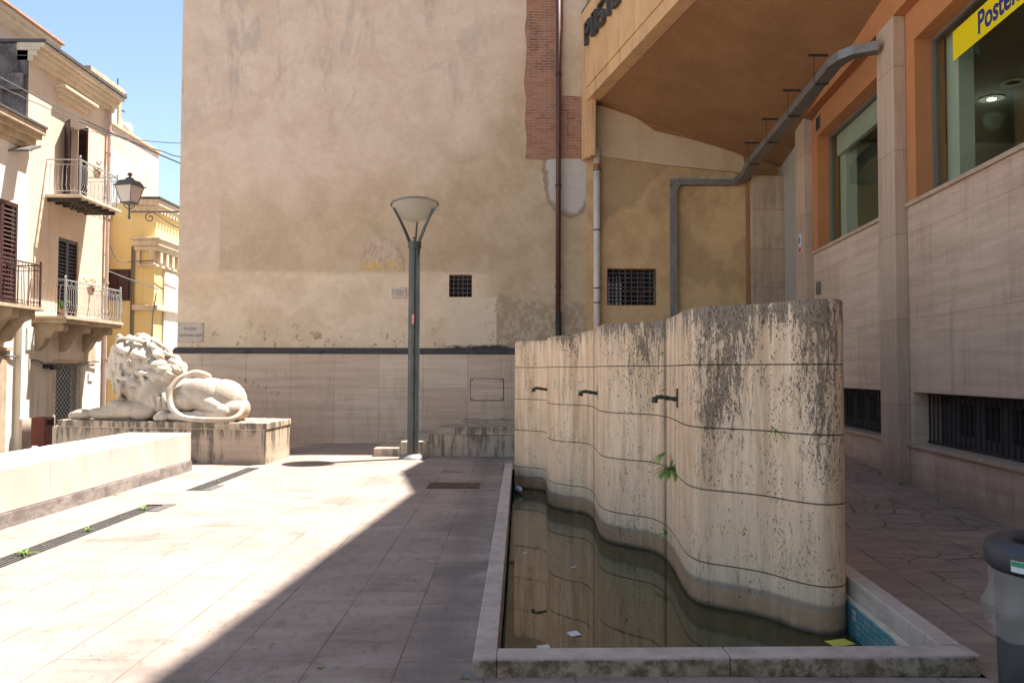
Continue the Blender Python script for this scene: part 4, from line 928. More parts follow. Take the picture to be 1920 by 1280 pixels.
def railing(parent, xw, xf, y0, y1, z0, z1, mat, belly=.07, fancy=True, dens=.105):
    mb = MB(); r = .0085
    def bar(x, y, ox, oy):
        if belly: pts = [(x, y, z1-.13), (x, y, z1-.16), (x+ox*belly*.6, y+oy*belly*.6, z1-.24), (x+ox*belly*.7, y+oy*belly*.7, z0+.34), (x+ox*belly, y+oy*belly, z0+.26), (x+ox*.02, y+oy*.02, z0+.14), (x, y, z0+.12)]
        else: pts = [(x, y, z1-.02), (x, y, z0+.02)]
        mb.tube(pts, r, 4, False)
    n = int((y1-y0)/dens)
    for i in range(n+1): bar(xf, y0+(y1-y0)*i/n, 1, 0)
    m_ = int((xf-xw)/dens)
    for i in range(1, m_):
        x = xw+(xf-xw)*i/m_; bar(x, y0, 0, -1); bar(x, y1, 0, 1)
    for z, t in ((z1, .022), (z1-.13, .012), (z0+.12, .012), (z0+.02, .014)):
        mb.box(xf-t, xf+t, y0-t, y1+t, z-t*.6, z+t*.6); mb.box(xw, xf-t, y0-t, y0+t, z-t*.6, z+t*.6); mb.box(xw, xf-t, y1-t, y1+t, z-t*.6, z+t*.6)
    for y in (y0, y1):
        mb.box(xf-.02, xf+.02, y-.02, y+.02, z0, z1+.03); mb.ell((xf, y, z1+.07), (.03, .03, .045), None, 8, 6)
    if fancy:
        k = int((y1-y0)/.2)
        for zc in (z1-.065, z0+.07):
            for i in range(k):
                yc = y0+.1+i*(y1-y0)/k; mb.tube([(xf, yc+.045*math.cos(a*.9)*(1-a/9), zc+.045*math.sin(a*.9)*(1-a/9)) for a in range(8)], .006, 3, False)
    return mb.build('railing', mat, parent)

# House 1: beige, two balconies
h1 = empty('beige_house', (XB, 23.3, -.48), 'beige plastered house with two iron balconies between white and yellow houses', 'house')
D1 = (22.66, 23.73, 2.98, 5.25); D2 = (22.83, 23.56, 6.30, 8.46); D3 = (22.60, 23.88, -.48, 1.76)
def yz_wall(mb, x0, x1, y0, y1, z0, z1, holes):
    ys = sorted({y0, y1, *[h[0] for h in holes], *[h[1] for h in holes]}); zz = sorted({z0, z1, *[h[2] for h in holes], *[h[3] for h in holes]})
    for i in range(len(ys)-1):
        for j in range(len(zz)-1):
            cy = (ys[i]+ys[i+1])/2; cz = (zz[j]+zz[j+1])/2
            if not any(h[0] < cy < h[1] and h[2] < cz < h[3] for h in holes): mb.box(x0, x1, ys[i], ys[i+1], zz[j], zz[j+1])
mb = MB(); yz_wall(mb, XB-.35, XB, 21.1, 25.4, 2.7, 9.7, [D1, D2]); mb.box(XB-7, XB-.35, 21.12, 25.38, 2.7, 9.7); mb.build('wall', 'beige', h1)
mb = MB(); yz_wall(mb, XB-.35, XB+.02, 21.1, 25.4, -.5, 2.7, [D3]); mb.box(XB-7, XB-.35, 21.12, 25.38, -.5, 2.7); mb.build('ground_floor_wall', 'white', h1)
MB().box(XB-7, XB-.02, 21.05, 21.1, 7.4, 10.0).build('side_wall', 'rough', h1)
for z in (7.35, 8.75): MB().box(XB-.62, XB-.06, 20.90, 21.05, z, z+.42).build('projecting_stone', 'rough', h1)
# stepped cornice
mb = MB()
for i, (o_, z0, z1) in enumerate(((.12, 9.55, 9.68), (.22, 9.68, 9.82), (.30, 9.82, 9.9), (.42, 9.9, 10.02))): mb.box(XB-.3, XB+o_, 21.05-(.0 if i < 2 else .02), 25.45, z0, z1)
cr = mb.build('cornice', 'stonetrim', h1, bevel=.01)
MB().box(XB-7, XB+.47, 21.0, 25.5, 10.02, 10.10).build('gutter', 'roofdark', cr)
mb = MB().box(XB, XB+.30, 22.30, 24.12, 9.28, 9.36).box(XB, XB+.22, 22.34, 24.08, 9.18, 9.28).box(XB, XB+.12, 22.4, 24.0, 9.06, 9.18); mb.build('window_hood', 'stonetrim', h1, bevel=.01)
def door_leafs(parent, D, mat, n=20):
    mb = MB(); mid = (D[0]+D[1])/2; shutter_leaf(mb, D[0]+.02, mid-.005, D[2]+.02, D[3]-.02, XB-.08, n); shutter_leaf(mb, mid+.005, D[1]-.02, D[2]+.02, D[3]-.02, XB-.08, n)
    return mb.build('shutter', mat, parent)
door_leafs(h1, D1, 'shutter')
MB().box(XB-.34, XB-.1, D1[0], D1[1], D1[2], D1[3]).build('door_recess', 'black', h1)
ud = MB().box(XB-.34, XB-.30, D2[0], D2[1], D2[2], D2[3]).build('balcony_door', 'black', h1)
MB().box(XB-.29, XB-.26, D2[0]+.05, D2[0]+.22, D2[2]+.1, D2[3]-.1).build('pane', plain('grey door pane', (.16, .18, .18), .15, 0, .1, 3), ud)
mb = MB().box(XB-.25, XB-.2, D2[0]+.36, D2[0]+.42, D2[2], D2[3]).box(XB-.25, XB-.2, D2[0], D2[0]+.05, D2[2], D2[3]).box(XB-.25, XB-.2, D2[1]-.05, D2[1], D2[2], D2[3]); mb.build('door_frame', 'shutter', ud)
for (y, dx, dy) in ((D2[0], .28, -.31), (D2[1], .36, -.22)):   # open leaves
    m2 = MB(lambda a, b, c, y=y, dx=dx, dy=dy: (XB+.01+b*dx/.42+a*.7, y+dy*(b/.42)+a*.7, c))
    m2.box(0, .035, 0, .42, D2[2]+.02, D2[3]+.02)
    for i in range(16): m2.box(-.01, 0, .05, .37, D2[2]+.12+i*.125, D2[2]+.17+i*.125)
    m2.build('open_shutter', 'shutter', h1)
# balconies
b1 = MB().box(XB, -11.53, 21.35, 24.5, 2.90, 2.975).build('balcony', 'corbel', h1, bevel=.008); b1['label'] = 'lower balcony on scrolled stone corbels'
MB().box(XB, -11.57, 21.42, 24.45, 2.80, 2.90).build('slab_moulding', 'corbel', b1, bevel=.01)
railing(b1, XB, -11.6, 21.4, 24.42, 2.975, 3.92, 'iron')
for y in (21.6, 22.75, 24.0):
    pr = [(XB, 2.80), (-11.75, 2.80), (-11.72, 2.68), (-11.82, 2.60), (-11.98, 2.58), (-12.05, 2.45), (-12.2, 2.40), (-12.3, 2.22), (-12.42, 2.1), (XB, 2.08)]
    mb = MB().xzprism(pr, y, y+.26); mb.tube([(-11.80, y-.01, 2.66), (-11.80, y+.27, 2.66)], .07, 10); mb.tube([(-12.12, y-.01, 2.46), (-12.12, y+.27, 2.46)], .06, 10); mb.build('corbel', 'corbel', b1, bevel=.01)
b2 = MB().box(XB, -11.50, 21.95, 24.15, 6.20, 6.26).build('balcony', 'stonetrim', h1, bevel=.006); b2['label'] = 'upper balcony on iron beams with spiral brackets'
railing(b2, XB, -11.6, 22.0, 24.08, 6.26, 7.22, 'iron')
mb = MB()
for i in range(6): y = 22.1+i*.38; mb.box(XB, -11.62, y-.035, y+.035, 6.10, 6.199)
mb.build('beam', 'darkiron', b2)
mb = MB()
for i in range(6):
    y = 22.1+i*.38
    mb.tube([(-11.80+.0-.02*k*0+ (.13-.011*k)*math.cos(k*.75), y, 5.97+(.13-.011*k)*math.sin(k*.75)) for k in range(11)], .009, 4, False)
mb.build('scroll_bracket', plain('rusty scroll iron', (.20, .15, .10), .7, .1, .3, 10), b2)
# ground floor door with lattice
gd = MB().box(XB-.33, XB-.25, D3[0], D3[1], D3[2], D3[3]).build('door', plain('shop door brown', (.10, .07, .05), .6, 0, .2, 5), h1)
mb = MB()
for i in range(24):
    a = D3[2]-1.2+i*.15
    for sgn in (1, -1):
        p0 = (XB-.06, D3[0], a if sgn > 0 else a+1.1); p1 = (XB-.06, D3[1], a+1.1 if sgn > 0 else a)
        zlo, zhi = D3[2]+.05, D3[3]-.05
        t0, t1 = 0., 1.; dz = p1[2]-p0[2]
        ta, tb = (zlo-p0[2])/dz, (zhi-p0[2])/dz
        t0, t1 = max(0, min(ta, tb)), min(1, max(ta, tb))
        if t1 <= t0: continue
        lerp = lambda t: tuple(p0[k]+(p1[k]-p0[k])*t for k in range(3))
        mb.tube([lerp(t0), lerp(t1)], .010, 4)
mb.build('lattice_gate', 'iron', gd)
mb = MB().box(XB+.0201, XB+.05, D3[0]-.12, D3[0], D3[2], D3[3]+.12).box(XB+.0201, XB+.05, D3[1], D3[1]+.12, D3[2], D3[3]+.12).box(XB+.0201, XB+.05, D3[0], D3[1], D3[3], D3[3]+.12); mb.build('door_surround', 'stonetrim', h1)
MB().box(XB+.0, XB+.04, 24.1, 24.75, 1.75, 2.25).build('wall_panel', 'corbel', h1)
mb = MB().tube([(XB+.09, 25.2, 9.7), (XB+.09, 25.2, -.4)], .055, 10); 
for z in (8.2, 6.2, 4.2, 1.9): mb.lathe((XB+.09, 25.2, z), [(.075, 0), (.075, .06)], 10)
mb.build('downpipe', plain('pink white downpipe', (.55, .42, .38), .5, 0, .1, 4), h1)
# House 0: white, left
h0 = empty('white_house', (XB, 19, -.48), 'whitewashed house with brown shuttered balcony at the left edge', 'house')
D0 = (19.4, 20.68, 3.15, 5.74)
mb = MB(); yz_wall(mb, XB-.3, XB+.06, 12.5, 21.09, -.5, 7.35, [D0, (17.8, 19.05, 6.1, 6.45)]); mb.box(XB-8, XB-.3, 12.5, 21.08, -.5, 7.35); mb.build('wall', 'white', h0)
mb = MB()
for o_, z0, z1 in ((.12, 7.2, 7.32), (.20, 7.32, 7.5), (.34, 7.5, 7.62), (.44, 7.62, 7.78)): mb.box(XB-.2, XB+o_, 12.5, 21.12+o_*.15, z0, z1)
cr = mb.build('cornice', 'corbel', h0, bevel=.01); MB().box(XB-8, XB+.48, 12.5, 21.18, 7.78, 7.84).build('roof_edge', 'roofdark', cr)
door_leafs(h0, D0, 'redshutter', 22).location.x += .10
MB().box(XB-.29, XB-.1, D0[0], D0[1], D0[2], D0[3]).build('door_recess', 'black', h0)
b0 = MB().box(XB+.06, -11.53, 16.8, 20.34, 3.03, 3.11).build('balcony', 'corbel', h0, bevel=.008)
railing(b0, XB+.06, -11.6, 16.9, 20.26, 3.11, 4.14, plain('brown painted railing', (.07, .028, .026), .5, .2, .2, 8), 0.0, True, .125)
for y in (17.5, 19.3, 19.95):
    MB().xzprism([(XB+.06, 3.03), (-11.7, 3.03), (-11.7, 2.85), (-11.95, 2.75), (-12.15, 2.5), (-12.25, 2.3), (XB+.06, 2.25)], y, y+.3).build('corbel', 'corbel', b0, bevel=.01)
for q in ((XB+.16, 18.2, 18.75, 2.2), (XB+.22, 20.7, 21.09, 2.95)): MB().box(XB+.06, q[0], q[1], q[2], -.5, q[3]).build('pilaster', 'white', h0, bevel=.01)
mb = MB().box(XB+.06, XB+.14, 19.4, 20.5, 2.05, 2.13).box(XB+.061, XB+.07, 19.55, 20.35, -.5, 2.04); mb.build('doorway', 'corbel', h0)
MB().box(XB+.22, XB+.30, 20.66, 21.1, -.5, .35).build('pilaster_base', 'pinkp', h0)
# house behind with tiled eave
hb = empty('gabled_house', (-15.5, 22, -.5), 'white house with projecting tiled eave rising behind the rubble side wall', 'house')
MB().box(-20, -14.6, 21.8, 24.6, -.5, 11.55).build('wall', plain('pinkish white wall', (.62, .54, .52), .9, 0, .06, 1), hb)
mb = MB().box(-20, -14.1, 21.4, 25.05, 11.4, 11.5).box(-20, -13.95, 21.3, 25.2, 11.5, 11.6); rf = mb.build('eave', 'stonetrim', hb, bevel=.01)
mb = MB().box(-20, -13.85, 21.25, 25.25, 11.6, 11.66)
for i in range(20): y = 21.35+i*.2; mb.tube([(-13.86, y, 11.64), (-20, y, 12.0)], .035, 6)
mb.build('roof_tiles', 'tileroof', rf)
# pink block behind with glazed loggia
hp = empty('pink_house', (-13.8, 29.5, -.5), 'faded pink rooftop block behind the yellow house', 'house')
MB().box(-20, -13.8, 26.2, 31.95, -.5, 10.0).build('wall', 'pinkp', hp)
MB().box(-20, -13.72, 26.1, 32.0, 10.0, 10.1).build('parapet_cap', 'corbel', hp)
mb = MB().box(-13.8, -13.74, 27.0, 29.1, 6.8, 9.0); wn1 = mb.build('window', 'box', hp)
mb = MB()
for a, b in ((27.08, 28.02), (28.1, 29.02)):
    for c, d in ((6.88, 7.78), (7.86, 8.92)): mb.box(-13.738, -13.73, a, b, c, d)
mb.build('pane', 'skyglass', wn1)
lg = MB().box(-15.5, -13.78, 26.6, 26.8, 10.1, 11.3).box(-15.5, -13.78, 28.6, 28.8, 10.1, 11.3).box(-15.5, -13.7, 26.5, 28.9, 11.3, 11.45).build('roof_loggia', 'corbel', hp)
MB().box(-13.86, -13.82, 26.8, 28.6, 10.1, 11.3).build('pane', 'skyglass', lg)
for y, z, r in ((29.4, 10.1, .26), (30.2, 10.1, .26)):
    tk = MB().lathe((-14.3, y, z), [(r, 0), (r, .45), (r*.8, .55), (.08, .58)], 16).build('water_tank', 'box', smooth=True); tag(tk, 'white roof water tank on the pink block, '+('nearer the glazed loggia' if y < 30 else 'further from the loggia'), 'water tank', 'roof water tanks')
an = MB().tube([(-14, 28.95, 10.1), (-14, 28.95, 11.9)], .02, 5).box(-14.02, -13.98, 28.6, 29.6, 11.5, 11.54).box(-14.02, -13.98, 28.7, 29.5, 10.85, 10.88).build('antenna', 'darkiron'); tag(an, 'thin television antenna on the pink block roof', 'antenna')
# yellow house
hy = empty('yellow_house', (-13, 29, -.5), 'yellow house with stone window pediment beyond the beige house', 'house')
YY = 28.2; XR = -12.25
mb = MB().box(-20, XR, YY, 36, -.5, 7.32); mb.build('wall', 'yellow', hy)
mb = MB().box(-13.15, XR+.1, YY-.12, 36, 7.05, 7.2).box(-13.2, XR+.2, YY-.2, 36, 7.2, 7.42); cr = mb.build('cornice', 'stonetrim', hy, bevel=.02)
MB().box(-13.25, XR+.26, YY-.26, 36, 7.42, 7.48).build('roof_edge', 'roofdark', cr)
mb = MB(); 
for i in range(30): mb.box(XR+.1, XR+.18, YY+.05+i*.25, YY+.17+i*.25, 6.95, 7.05)
for i in range(4): mb.box(-13.1+i*.25, -12.98+i*.25, YY-.17, YY-.12, 6.95, 7.05)
mb.build('dentil', 'stonetrim', cr)
mb = MB().box(-13.0, XR+.28, YY-.3, 33, 6.02, 6.10).box(-12.95, XR+.22, YY-.22, 33, 5.82, 6.02).box(-12.9, XR+.14, YY-.14, 33, 5.66, 5.82); mb.build('string_course', 'stonetrim', hy, bevel=.02)
mb = MB().box(-12.85, XR+.1, YY-.1, 33, 5.12, 5.20)
for i in range(9): mb.box(XR, XR+.14, YY+.15+i*.5, YY+.35+i*.5, 5.2, 5.66)
mb.box(-12.85, -12.72, YY-.1, YY, 5.2, 5.66).box(-12.4, XR, YY-.1, YY, 5.2, 5.66); mb.build('bracket_frieze', 'stonetrim', hy, bevel=.01)
mb = MB().box(-12.95, XR+.18, YY-.14, 33, 3.62, 3.8).box(-12.95, XR+.22, YY-.2, 33, 1.3, 1.55).box(-12.95, XR+.12, YY-.1, 33, 1.1, 1.3); mb.build('ledge', 'stonetrim', hy, bevel=.02)
mb = MB().box(XR, XR+.06, YY+.7, YY+1.9, 1.6, 5.05).box(XR, XR+.06, YY+3., YY+4.2, 1.6, 5.05); mb.build('pale_panel', 'white', hy)
wy = MB().box(-13.85, -13.05, YY-.03, YY, 3.95, 5.02).build('window', 'shutter', hy)
mb = MB(lambda a, b, c: (b, YY-.08+a-XB+12.5 if False else YY-.035-(a-XB), c)); mb.box(XB, XB+.03, -13.8, -13.48, 4.0, 4.98).box(XB, XB+.03, -13.43, -13.1, 4.0, 4.98)
for i in range(11): mb.box(XB+.03, XB+.04, -13.76, -13.52, 4.06+i*.08, 4.09+i*.08).box(XB+.03, XB+.04, -13.39, -13.14, 4.06+i*.08, 4.09+i*.08)
mb.build('shutter', 'redshutter', wy)
mb = MB().tube([(-13.0, YY-.06, 5.8), (-13.0, YY-.06, 1.9), (-13.06, YY-.06, 1.8), (-13.06, YY-.06, -.4)], .03, 6).tube([(-12.93, YY-.05, 5.8), (-12.93, YY-.05, 2.4)], .015, 5); mb.build('downpipe', 'cable', hy)
# cables --------------------------------------------------------------------
def cable(p0, p1, sag, r, label, grp=None, waves=0, name='cable'):
    P0, P1 = Vector(p0), Vector(p1); pts = []
    for i in range(25):
        t = i/24; q = P0.lerp(P1, t); q.z -= sag*4*t*(1-t)
        if waves: q.z += .012*math.sin(t*waves)
        pts.append(q)
    return tag(MB().tube(pts, r, 5).build(name, 'cable'), label, 'cable', grp)
cable((-12.4, 18.0, 8.62), (-7.5, 18.9, 6.28), .10, .016, 'thick overhead cable crossing the street, the upper of the pair at the left edge')
cable((-12.4, 18.0, 8.38), (-7.5, 18.6, 6.40), .16, .011, 'thinner twisted overhead cable just below the thick one at the left edge', waves=90)
cable((-10.4, 19.5, 7.35), (-7.5, 19.4, 6.95), .10, .008, 'thin overhead wire running nearly level to the wall corner')
mb = MB().tube(curvepts([(XB+.1, 25.25, 4.62), (-12.3, 26.4, 4.50), (XR+.1, YY-.05, 4.35), (XR+.14, YY-.16, 4.15), (XR+.05, YY-.2, 3.2), (XR+.08, YY-.25, 1.2), (XR+.08, YY-.2, -.3)], 6), .022, 6); tag(mb.build('cable', 'galv'), 'pale cable looping from the beige house down the corner of the yellow house', 'cable')
mb = MB().tube(curvepts([(XB+.12, 25.3, 5.45), (-12.9, 27., 5.15), (-12.6, YY-.1, 5.3), (XR+.2, YY-.15, 5.25), (XR+.2, 30, 4.9)], 6), .018, 5); tag(mb.build('cable', 'cable'), 'dark wire sagging across the shaded face of the yellow house', 'cable')
mb = MB(); yy = 18.5; pts = []
for i in range(50): t = i/49; pts.append((XB+.10+.02*math.sin(t*40), 18.5+6.3*t, 1.88+.10*math.sin(t*7)-.1*t+.02*math.sin(t*55)))
tag(mb.tube(pts, .028, 5).build('cable', 'cable'), 'bundle of grey cables strung along the ground floor fronts', 'cable')
# boxes
mbx = MB().box(XB+.06, XB+.26, 20.85, 21.2, 2.05, 2.68).build('meter_box', 'box', bevel=.04); tag(mbx, 'white rounded meter box between the two left balconies', 'box')
fl = MB().box(XB+.02, XB+.28, 22.0, 22.25, 1.62, 1.72).box(XB+.2, XB+.32, 22.0, 22.3, 1.58, 1.66).build('wall_lamp', 'darkiron'); tag(fl, 'small black wall lamp left of the lattice door', 'wall lamp')
fs_ = MB(lambda a, b, c: (XB+.06+a, 20.2+b, 6.95+c+b*.45)).box(0, .5, 0, .55, 0, .06).build('floodlight', 'galv'); tag(fs_, 'tilted metal panel fixed high on the white house front', 'wall lamp')
plt = MB().box(XB+.03, XB+.05, 24.35, 24.6, 1.25, 1.5).build('wall_notice', 'paper'); tag(plt, 'small white notice right of the lattice door', 'notice')
rb = empty('litter_bin', (-11.7, 20.8, -.48), 'red brown litter bin on the street in front of the white house', 'bin')
MB().box(-11.95, -11.6, 20.6, 21.05, -.30, .40).build('body', 'binred', rb, bevel=.02); MB().box(-11.62, -11.597, 20.68, 20.97, .2, .34).build('slot', 'black', rb); MB().box(-11.85, -11.7, 20.75, 20.9, -.48, -.30).build('foot', 'darkiron', rb)

# ------------------------------------------------------------------ wall lantern on bracket
ln = empty('wall_lantern', (-7.46, 20, 5.42), 'old four sided lantern hanging out on a scrolled iron bracket', 'lantern')
lx, ly, lz = -9.33, 20., 5.62
mb = MB().box(lx, -7.46, ly-.02, ly+.02, 5.415, 5.45)
def spiral(cx, cz, r0, n=16, s=1): return [(cx+s*(r0*(1-k/n*.85))*math.cos(k*.5+1.4), ly, cz+(r0*(1-k/n*.85))*math.sin(k*.5+1.4)) for k in range(n)]
mb.tube(spiral(-8.82, 5.29, .13), .014, 5).tube(spiral(-7.95, 5.29, .14), .014, 5).tube([(-8.72, ly, 5.40), (-8.25, ly, 5.10), (-7.9, ly, 4.98), (-7.46, ly, 5.0)], .010, 5)
mb.tube([(lx, ly, 5.25), (lx, ly, 5.60)], .022, 6).ell((lx, ly, 5.30), (.035, .035, .05), None, 8, 6)
mb.tube([(lx, ly, 5.48), (lx-.12, ly, 5.56), (lx-.14, ly, 5.66)], .012, 5).tube([(lx, ly, 5.48), (lx+.12, ly, 5.56), (lx+.14, ly, 5.66)], .012, 5)
mb.build('bracket', plain('grey iron', (.13, .12, .13), .5, .3, .2, 9), ln)
def frus(mb, z0, r0, z1, r1, a=.52): mb.lathe((lx, ly, 0), [(r0*1.414, z0), (r1*1.414, z1)], 4, a)
mb = MB(); frus(mb, 5.66, .135, 6.04, .225); mb.build('lantern_glass', 'lampglass', ln)
mb = MB(); frus(mb, 5.63, .15, 5.66, .15); frus(mb, 6.04, .245, 6.06, .29); frus(mb, 6.06, .24, 6.19, .17); frus(mb, 6.19, .10, 6.27, .05); mb.lathe((lx, ly, 6.27), [(.03, 0), (.03, .04), (.06, .05), (.055, .10), (.01, .13)], 10)
for k in range(4):
    a = .52+k*math.pi/2; mb.tube([(lx+.135*1.42*math.cos(a), ly+.135*1.42*math.sin(a), 5.66), (lx+.225*1.42*math.cos(a), ly+.225*1.42*math.sin(a), 6.05)], .012, 4)
mb.build('lantern_cage', bpy.data.materials['grey iron'], ln)

# ------------------------------------------------------------------ litter bin at right
bnx = empty('street_bin', (2.50, 3.74, 0), 'round dark blue grey street bin with clear liner at the right edge', 'bin')
c = (2.50, 3.74, 0.0)
MB().lathe(c, [(.265, 0.01), (.278, .05), (.295, .70), (.285, .71), (.27, .70), (.26, .1), (.0, .1)], 48).build('body', 'binblue', bnx, smooth=True)
MB().lathe(c, [(.29, .71), (.315, .715), (.332, .74), (.335, .79), (.325, .825), (.29, .845), (.24, .84), (.215, .82), (.215, .76), (.24, .70)], 56).build('rim', 'binblue', bnx, smooth=True)
MB().lathe(c, [(.238, .70), (.236, .3), (.0, .29)], 32).build('inner_dark', 'black', bnx)
mb = MB(); vs = []; fs = []; rr = random.Random(4); nb = 72
ring = [(.322, .715), (.312, .66), (.315, .61), (.335, .585), (.332, .56), (.318, .545), (.322, .52), (.312, .50)]
for j, (r, z) in enumerate(ring):
    for i in range(nb):
        a = 2*math.pi*i/nb; wv = .010*math.sin(a*9+j*.7)+.006*math.sin(a*23+j)
        zz = z+(.05*math.sin(a+2.2)+.012*math.sin(a*7))*(j/7.)-(.05*(j/7.))*math.cos(a-3.9)
        vs.append((c[0]+(r+wv*(j > 1))*math.cos(a), c[1]+(r+wv*(j > 1))*math.sin(a), zz))
fs = [(j*nb+i, j*nb+(i+1) % nb, (j+1)*nb+(i+1) % nb, (j+1)*nb+i) for j in range(len(ring)-1) for i in range(nb)]
mb.add(vs, fs).build('bin_liner', 'bag', bnx, smooth=True)
def on_bin(a0, a1, z0, z1, mat, name, r0=.3, jag=0):
    mb = MB(); k = 8; vs = []; q = random.Random(int(z0*1000))
    for i in range(k+1):
        a = a0+(a1-a0)*i/k
        for z in (z0+q.uniform(-jag, jag), z1+q.uniform(-jag, jag)):
            r = r0+.002; vs.append((c[0]+r*math.cos(a), c[1]+r*math.sin(a), z))
    mb.add(vs, [(2*i, 2*i+2, 2*i+3, 2*i+1) for i in range(k)]); return mb.build(name, mat, bnx)
rad = math.radians
on_bin(rad(198), rad(214), .735, .785, 'paper', 'label', .3365); on_bin(rad(198.5), rad(213.5), .76, .782, 'greenink', 'label_band', .3380)
on_bin(rad(212), rad(232), .33, .41, plain('torn grey sticker', (.28, .28, .27), .8, 0, .5, 60), 'torn_sticker', .291, .02)
on_bin(rad(226), rad(262), .43, .49, bpy.data.materials['torn grey sticker'], 'torn_sticker', .2925, .025)
on_bin(rad(232), rad(275), .18, .32, plain('scraped plastic', (.07, .075, .08), .8, 0, .5, 60), 'scraped_patch', .2895, .03)

# ------------------------------------------------------------------ manhole grate and small things
g = empty('manhole_grate', (-.8, 11.6, 0), 'rusty brown rectangular grate set in the shaded paving', 'grate')
mb = MB().box(-1.16, -.44, 11.28, 11.86, .003, .008)
for i in range(12): mb.box(-1.13+i*.057, -1.105+i*.057, 11.32, 11.82, .008, .013)
mb.build('cover', 'grate', g)
def flat(name, x, y, z, w_, d, a, mat, label, cat, th=.004, grp=None):
    ca, sa = math.cos(a), math.sin(a)
    f = lambda u, v, t: (x+u*ca-v*sa, y+u*sa+v*ca, z+t+.012*math.sin(u*30)*.3)
    return tag(MB(f).box(-w_/2, w_/2, -d/2, d/2, 0, th).build(name, mat), label, cat, grp)
WZ = -.279
flat('paper_scrap', .45, 5.99, WZ, .075, .10, .3, 'paper', 'white paper scrap floating mid basin, the larger one', 'litter', grp='litter floating in the basin')
flat('paper_scrap', .22, 5.70, WZ, .085, .08, .1, 'paper', 'white paper scrap floating near the front left rim', 'litter', grp='litter floating in the basin')
flat('flyer', 2.28, 5.80, WZ+.004, .16, .12, .25, 'yellowpaper', 'yellow flyer floating against the turquoise tiles', 'litter')
flat('paper_scrap', .14, 8.6, WZ, .06, .03, 1.1, 'paper', 'thin pale scrap floating by the left rim halfway down', 'litter', grp='litter floating in the basin')
flat('paper_scrap', .60, 8.0, WZ, .05, .03, .4, 'paper', 'tiny pale scrap floating in the middle of the water', 'litter', grp='litter floating in the basin')
bt = MB().tube([(.08, 13.0, WZ+.05), (.10, 12.85, WZ+.055), (.13, 12.72, WZ+.06), (.14, 12.66, WZ+.06)], [.05, .05, .045, .018], 12).build('bottle', 'skyglass', smooth=True); tag(bt, 'crumpled clear plastic bottle floating at the far end of the basin', 'bottle')

def plant(name, x, y, z, r, n, label, cat, up=.5, seed=0, grp=None, mat='leaf', lean=(0, 0), ferny=True, droop=.6):
    rr = random.Random(seed); mb = MB()
    for k in range(n):
        a = rr.uniform(0, 2*math.pi); L = r*rr.uniform(.6, 1.1); el = rr.uniform(.2, 1.)*up
        d = Vector((math.cos(a)+lean[0], math.sin(a)+lean[1], el)).normalized(); side = d.cross(Vector((0, 0, 1))).normalized()
        prev = Vector((x, y, z))
        for i in range(7):
            t = (i+1)/7; q = Vector((x, y, z))+d*L*t+Vector((0, 0, -L*droop*t*t))
            lw = L*.15*(1-t*.75) if ferny else L*.12
            for s in (-1, 1):
                tip = q+side*s*lw+d*lw*.5+Vector((0, 0, rr.uniform(-.2, .2)*lw)); m1 = (prev+q)/2
                mb.add([prev, m1+side*s*lw*.45-Vector((0, 0, lw*.08)), tip, q], [(0, 1, 2, 3)])
            prev = q
    return tag(mb.build(name, mat), label, cat, grp)
G = 'ferns growing from the fountain joints'
fe = plant('fern', 1.50, 7.80, .68, .21, 80, 'largest green fern hanging from a joint between the wavy blocks', 'fern', .45, 1, G, lean=(-.3, -1.), droop=.45)
plant('fern', 1.49, 8.05, .80, .17, 16, 'thin fern sprig just above the largest fern', 'fern', .5, 12, G, lean=(-1., .2), droop=.9)
plant('fern', 2.00, 6.30, 1.15, .10, 14, 'small fern on the front face of the nearest wavy block', 'fern', .5, 2, G, lean=(-.4, -.9))
plant('fern', 1.50, 8.1, .02, .13, 14, 'low fern just above the water beneath the largest fern', 'fern', .6, 3, G, lean=(-.9, -.4))
for i, (z, s) in enumerate(((1.42, 4), (1.60, 5), (1.78, 6), (1.95, 8))):
    plant('creeper', 1.515, 8.22, z, .07+.01*i, 10, ('lowest', 'second lowest', 'second highest', 'highest')[i]+' green tuft in the upper seam of the wavy wall', 'creeper', .5, s, 'tufts in the upper seam', lean=(-.9, -.4))
G2 = 'weeds sprouting in paving joints'
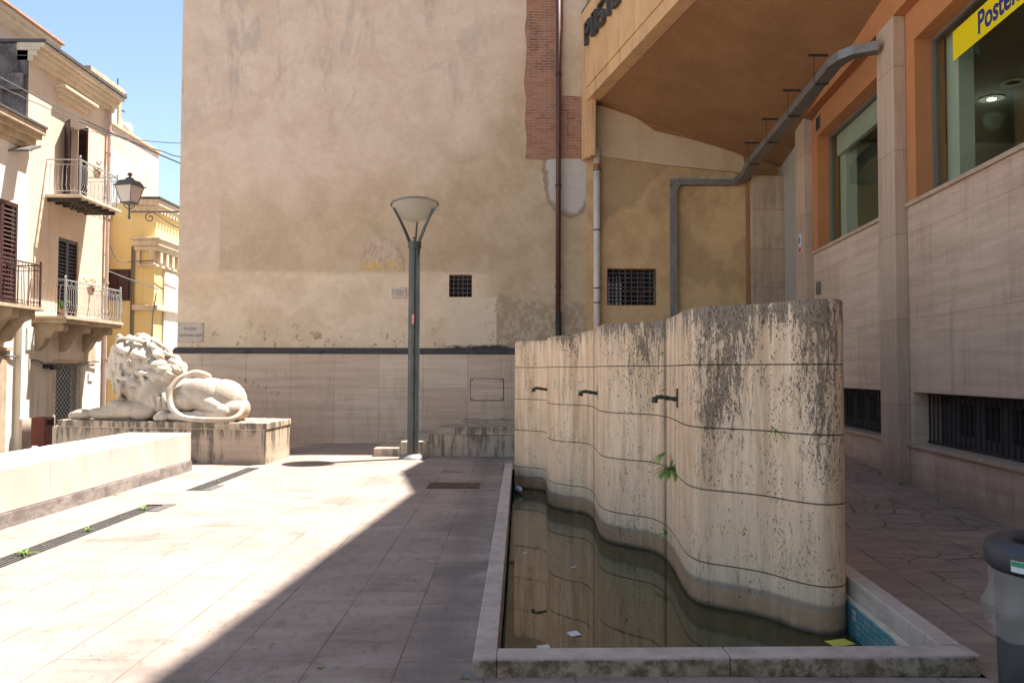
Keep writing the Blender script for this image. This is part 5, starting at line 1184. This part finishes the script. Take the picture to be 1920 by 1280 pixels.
for (x, y, r, lb, s) in ((-4.22, 13.1, .07, 'weed in the short drain, furthest from camera', 31), (-4.22, 11.9, .08, 'weed in the middle of the short drain', 32), (-4.22, 9.55, .13, 'bushy weed at the far end of the long drain', 33), (-4.22, 8.3, .09, 'weed halfway along the long drain', 34),
                         (-4.2, 7.2, .14, 'leafy weed in the long drain near the left frame edge', 35), (-5.04, 10.6, .07, 'weed at the foot of the pink bench', 36), (-.24, 4.36, .05, 'weed against the front left corner of the basin rim', 37), (-1.02, 4.5, .05, 'tiny weed in a shaded paving joint', 38),
                         (-3.2, 18.05, .09, 'weed at the dado foot left of the steps', 39)):
    plant('weed', x, y, 0 if y < 17 else .0, r, 12, lb, 'weed', 1.2, s, G2, droop=.4)
plant('weed', -1.15, 18.0, .41, .12, 14, 'weed on the third step against the dado', 'weed', 1.2, 41, G2, droop=.4)
plant('weed', -.2, 18.0, .55, .10, 30, 'weed on the top landing below the access panel', 'weed', 1., 42, G2, droop=.4, lean=(.5, 0))
plant('weed', 5.2, 11.1, zpath(5, 11.1), .12, 14, 'weed at the foot of the near stone pillar', 'weed', 1.2, 43, G2, droop=.4)
# balcony plants
def potplant(x, y, z, label, fmat, seed, hang=0):
    r = empty('potted_plant', (x, y, z), label, 'plant')
    MB().lathe((x, y, z), [(.07, 0), (.10, .16), (.11, .17), (.11, .2), (.09, .2)], 12).build('pot', 'pot', r)
    p = plant('foliage', x, y, z+.2, .22, 22, None, None, 1.4, seed, droop=.3); p.location = Vector((0, 0, 0)); p.parent = r
    p.data.transform(Matrix.Translation(-r.location))
    rr = random.Random(seed+1); mb = MB()
    for i in range(9): mb.ell((x+rr.uniform(-.14, .14), y+rr.uniform(-.16, .16), z+.32+rr.uniform(-.03, .12)), (.03, .03, .025), None, 6, 4)
    mb.build('blossom', fmat, r)
potplant(-11.66, 23.0, 6.95, 'pink flowering plant hung on the upper balcony railing', 'flower', 50)
potplant(-11.66, 22.8, 3.66, 'dry orange flowers in a pot on the lower balcony railing', 'dryflower', 52)
potplant(-11.75, 21.6, 2.98, 'green plant in a pot at the near corner of the lower balcony', 'leaf', 54)
